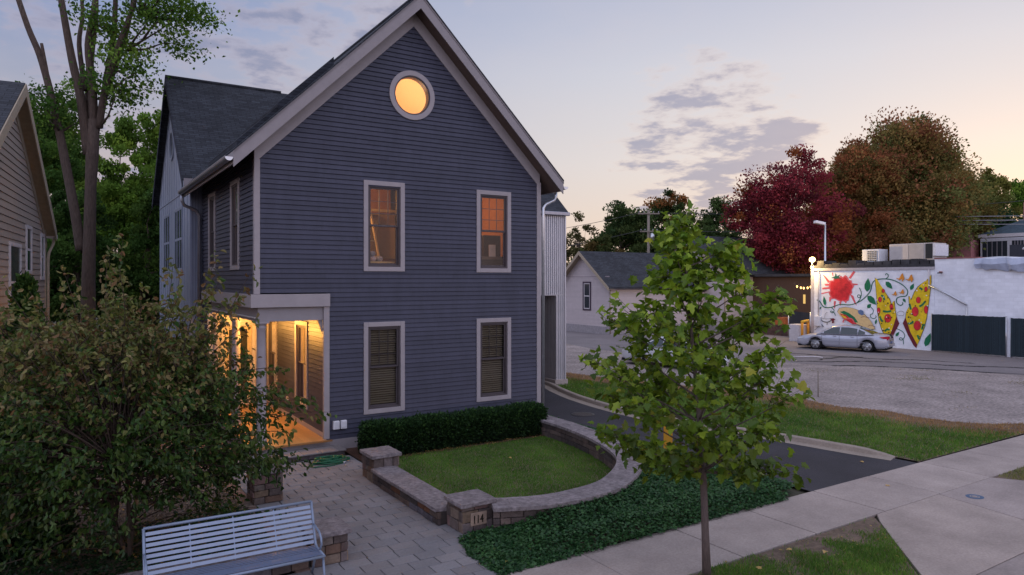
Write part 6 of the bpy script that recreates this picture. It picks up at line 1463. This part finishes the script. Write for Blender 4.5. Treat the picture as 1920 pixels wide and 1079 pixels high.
# house at the far right
t = thing('bay_window_house', 'white house with blue hipped roof and bay window above the tarp', 'house', (72.0, 11.9, 0))
mb = MB(); mb.box(0, 12, -14, 4.0, 0, 8.4, 'white_siding'); mb.build('wall', t)
mb = MB(); mb.grid([(-.6, -14.6, 8.5), (-.6, 4.4, 8.5), (12.6, 4.4, 8.5), (12.6, -14.6, 8.5), (6, -8, 12.0), (6, -2.2, 12.0)], [(0, 4, 5, 1), (1, 5, 2), (2, 5, 4, 3), (3, 4, 0), (0, 1, 2, 3)], 'blue_roof'); mb.box(-.64, -.60, -14.6, 4.4, 8.2, 8.52, 'white_trim'); mb.build('roof', t)
mb = MB(); mb.box(-1.1, 0, -.2, 4.0, 5.2, 8.1, 'white_trim', (.9, .95, 1)); w = mb.build('bay_window', t, .03)
for y0, y1 in ((.1, 1.3), (1.7, 3.8)):
    mb = MB(); mb.box(-1.13, -1.102, y0, y1, 6.0, 7.8, 'window_dark')
    for k in range(1, 5): mb.box(-1.15, -1.131, y0+(y1-y0)*k/5-.02, y0+(y1-y0)*k/5+.02, 6.0, 7.8, 'white_trim', (.6, .6, .65))
    mb.build('pane', w)
mb = MB(); mb.box(-.04, 0, -2.6, -1.0, 5.8, 8.2, 'white_trim'); w = mb.build('window', t); mb = MB(); mb.box(-.06, -.041, -2.45, -1.15, 5.95, 8.05, 'window_dark'); mb.build('pane', w)
mb = MB(); mb.box(2, 3.2, .2, 1.6, 9.2, 11.6, 'pink_brick'); mb.build('chimney', t)
mb = MB(); mb.box(-1.6, 0, 4.6, 6.6, 0, 8.0, 'pink_brick', (1.3, 1.2, 1.3)); mb.box(-1.3, -.3, 4.9, 6.2, 8.0, 8.8, 'pink_brick', (.8, .8, .8)); mb.build('stair_block', t)
for z in (.0, .45, .9):
    p0, p1 = Vector((66, 10, 8.9+z*.8)), Vector((66, 24, 10.6+z*.8)); mb = MB(); mb.tube([p0, p0.lerp(p1, .5)-Vector((0, 0, .4)), p1], .03, 'pale_wire', 5); tag(mb.build('overhead_wire'), {0.: 'lowest', .45: 'middle', .9: 'topmost'}[z]+' of three pale wires above the bay window house roof', 'wire', 'three pale wires')

# ================================================================== CARS
def car(name, label, loc, rz, paint):
    t = thing(name, label, 'car', (*loc, 0), rz, None)
    # x forward (rear 0, nose 5.05), y left, z up
    def lerp(tab, x):
        for (x0, v0), (x1, v1) in zip(tab, tab[1:]):
            if x <= x1: k = (x-x0)/(x1-x0); k = k*k*(3-2*k)*.5+k*.5; return v0+(v1-v0)*k
        return tab[-1][1]
    deck = [(0, .80), (.06, .98), (.35, 1.04), (.95, 1.03), (1.6, .97), (3.4, .96), (3.75, .97), (4.3, .88), (4.8, .76), (5.0, .64), (5.05, .55)]
    halfw = [(0, .70), (.12, .83), (.5, .915), (1.5, .925), (3.5, .925), (4.3, .90), (4.75, .82), (5.0, .66), (5.05, .55)]
    low = [(0, .40), (.1, .26), (.6, .23), (4.6, .22), (4.95, .25), (5.05, .36)]
    WH = (1.05, 3.87); RW_ = .36
    xs = sorted(set([0, .03, .08, .16, .3, .45, 5.05, 5.02, 4.95, 4.85] + [round(w+RW_*1.12*math.cos(math.pi*i/10), 3) for w in WH for i in range(11)] + list(np.linspace(1.6, 3.3, 9)) + [.55, 4.5, 4.7]))
    rows = []
    for x in xs:
        h, w, l = lerp(deck, x), lerp(halfw, x), lerp(low, x)
        for c in WH:
            if abs(x-c) < RW_*1.12: l = max(l, .33+math.sqrt(max(0, (RW_*1.12)**2-(x-c)**2)))
        l = min(l, h-.15)
        pr = [(0, h+.02), (w*.55, h+.012), (w*.86, h-.03), (w*.955, h-.10), (w*.985, l+(h-l)*.62), (w, l+(h-l)*.45), (w*.985, l+(h-l)*.2), (w*.955, l)]
        rows.append([(x, y, z) for y, z in pr] + [(x, -y, z) for y, z in reversed(pr[1:])])
    k = len(rows[0]); vs = [p for r in rows for p in r]
    mb = MB(); mb.grid(vs, [(i*k+j, i*k+j+1, (i+1)*k+j+1, (i+1)*k+j) for i in range(len(xs)-1) for j in range(k-1)] , paint, (1, 1, 1), True)
    mb.face(rows[0], paint); mb.face(list(reversed(rows[-1])), paint)
    # greenhouse
    roof = [(.72, 1.02), (1.25, 1.28), (1.62, 1.42), (2.1, 1.475), (2.6, 1.47), (2.95, 1.42), (3.35, 1.22), (3.85, .95)]
    gh = []; gx = [.72, .95, 1.25, 1.45, 1.62, 1.85, 2.1, 2.35, 2.6, 2.8, 2.95, 3.15, 3.35, 3.6, 3.85]
    def sec(x):
        h = lerp(roof, x); b = lerp(deck, x)-.03; f = (h-b)/.5; wt = .865-.26*min(1, f); return h, b, wt
    for x in gx:
        h, b, wt = sec(x); pr = [(0, h), (wt*.6, h-.008), (wt*.93, h-.035), (wt+.02, h-.085 if h-b > .12 else b+.3*(h-b)), (.865, b)]
        gh.append([(x, y, z) for y, z in pr]+[(x, -y, z) for y, z in reversed(pr[1:])])
    k = 9; mb.grid([p for r in gh for p in r], [(i*k+j, i*k+j+1, (i+1)*k+j+1, (i+1)*k+j) for i in range(len(gx)-1) for j in range(k-1)], paint, (1, 1, 1), True)
    mb.build('body', t)
    for s in (1, -1):           # side glass: front door, rear door, quarter light
        for xa, xb in ((2.55, 3.42), (1.60, 2.49), (1.18, 1.54)):
            mb = MB(); n = 7; lo, hi = [], []
            for i in range(n+1):
                x = xa+(xb-xa)*i/n; h, b, wt = sec(x); top = max(b+.07, h-.10); zb = b+.05
                yy = lambda z: .865+(wt+.02-.865)*(z-b)/max(.05, (h-.085-b))
                lo.append((x, s*(yy(zb)+.008), zb)); hi.append((x, s*(yy(top)+.008), top))
            for i in range(n): mb.face([lo[i], lo[i+1], hi[i+1], hi[i]], 'car_glass')
            mb.build('side_window', t)
    for nm, ga in (('rear_window', [.80, .95, 1.25, 1.52]), ('windscreen', [3.02, 3.15, 3.35, 3.6, 3.76])):
        mb = MB(); rr = []
        for x in ga: h, b, wt = sec(x); rr.append([(x, y, z+.010) for y, z in ((-wt*.90, h-.028), (-wt*.6, h-.008), (0, h), (wt*.6, h-.008), (wt*.90, h-.028))])
        mb.grid([p for r in rr for p in r], [(i*5+j, i*5+j+1, (i+1)*5+j+1, (i+1)*5+j) for i in range(len(ga)-1) for j in range(4)], 'car_glass', (1, 1, 1), True); mb.build(nm, t)
    for s in (1, -1):
        mb = MB(); P = lambda x, y, z: (x, s*y, z)
        mb.grid([P(-.012, .40, .93), P(-.012, .40, .77), P(.02, .72, .74), P(.30, .90, .86), P(.42, .912, .93), P(.10, .80, .95)], [(0, 1, 2, 5), (5, 2, 3, 4)], 'tail_red'); mb.build('tail_light', t)
        mb = MB(); mb.grid([P(4.99, .45, .66), P(4.99, .45, .56), P(4.93, .74, .58), P(4.55, .885, .66), P(4.6, .87, .74), P(4.9, .72, .70)], [(0, 1, 2, 5), (5, 2, 3, 4)], 'headlight'); mb.build('headlight', t)
        for xh in (1.75, 2.7):
            mb = MB(); mb.tube([(xh, s*.928, .86), (xh+.18, s*.934, .86)], .018, paint, 6, (.9, .9, .9)); mb.build('door_handle', t)
        mb = MB(); mb.tube([(3.4, s*.88, .98), (3.42, s*1.02, 1.02)], [.03, .07], paint, 8); mb.build('wing_mirror', t)
        mb = MB()
        for xd in (1.56, 2.52, 3.5): mb.box(xd, xd+.012, s*.926-.002, s*.926+.002, .36, .90, 'tyre')
        mb.box(.95, 4.2, s*.927-.004, s*.927+.006, .535, .565, paint, (.8, .8, .8)); mb.build('door_seam', t)
        for xw in WH:
            M = Matrix.Translation((xw, s*.80, .335)) @ Matrix.Rotation(R(90), 4, 'X')
            mb = MB(); mb.lathe([(.20, -.11), (.325, -.11), (.335, -.08), (.335, .08), (.325, .11), (.20, .11)], 'tyre', 24, M); w = mb.build('wheel', t)
            mb = MB(); Md = Matrix.Translation((xw, s*.918, .335)) @ Matrix.Rotation(R(90), 4, 'X')
            mb.lathe([(.24, -.004), (.24, .004), (.205, .004), (.205, -.004)], 'alloy', 24, Md); mb.lathe([(.0, -.008), (.055, -.006), (.055, .006), (.0, .008)], 'alloy', 12, Md)
            for q5 in range(5):
                a = 6.283*q5/5+.3; mb.bar(Md @ Vector((.04*math.cos(a), .04*math.sin(a), 0)), Md @ Vector((.215*math.cos(a), .215*math.sin(a), 0)), .075, .012, 'alloy', (1, 1, 1), (0, 1, 0))
            mb.build('rim', w)
            mb = MB(); mb.lathe([(.0, -.02), (.39, -.02), (.39, .02), (.0, .02)], 'tyre', 20, Matrix.Translation((xw, s*.64, .38)) @ Matrix.Rotation(R(90), 4, 'X')); mb.build('wheel_well', t)
    mb = MB(); mb.box(-.03, -.012, -.16, .16, .52, .64, 'plate'); mb.build('number_plate', t)
    mb = MB(); mb.bar((-.015, -.4, .72), (-.015, .4, .72), .03, .03, 'chrome'); mb.build('boot_trim', t)
    mb = MB(); mb.box(-.05, .1, -.75, .75, .34, .52, paint, (.92, .92, .92)); mb.build('bumper', t, .05)
    mb = MB(); mb.box(.1, 4.9, -.8, .8, .18, .3, 'tyre'); mb.build('underbody', t)
    return t
car('silver_car', 'silver four door sedan parked before the mural', (35.95, 5.24), R(90+17), 'car_silver')
car('white_car', 'pale sedan half hidden behind the young maple leaves', (21.4, 5.0), R(90+12), 'car_white')

# yellow sign behind the maple
t = thing('yard_sign', 'small yellow sign on a white post in the ground cover', 'sign', (7.0, -6.1, 0), R(12))
mb = MB(); mb.box(-.035, .035, -.02, .02, 0, .95, 'white_plastic'); mb.build('post', t)
mb = MB(); mb.box(-.30, .02, -.035, -.022, .62, 1.22, 'sign_yellow'); mb.box(-.30, -.19, -.034, -.02, 1.222, 1.25, 'white_plastic'); mb.build('panel', t)
# fallen leaves
random.seed(12)
spots = [(11.55, -7.6, 'dry leaf lying on the black driveway near the kerb end'), (4.95, -3.0, 'pale fallen leaf on the small lawn'), (6.0, -10.3, 'pale fallen leaf on the worn grass by the apron'), (5.6, -10.0, 'brown fallen leaf on the grass near the sidewalk'), (10.2, -8.9, 'tiny fallen leaf on the sidewalk slab'), (4.6, -10.2, 'yellowish fallen leaf near the young maple trunk')]
for x, y, lb in spots:
    V, kk, nf = leaves(np.array([[x, y, .045 if 'lawn' in lb or 'grass' in lb or 'trunk' in lb else .012]]), np.array([[random.uniform(-1, 1), random.uniform(-1, 1), .1]]), np.array([[0, 0, 1.]]), .085, *MAPLE)
    tag(raw_mesh('fallen_leaf', V, kk, np.repeat(np.array([[.30, .20, .09]]), nf, 0), 'leaf'), lb, 'leaf', 'fallen leaves')
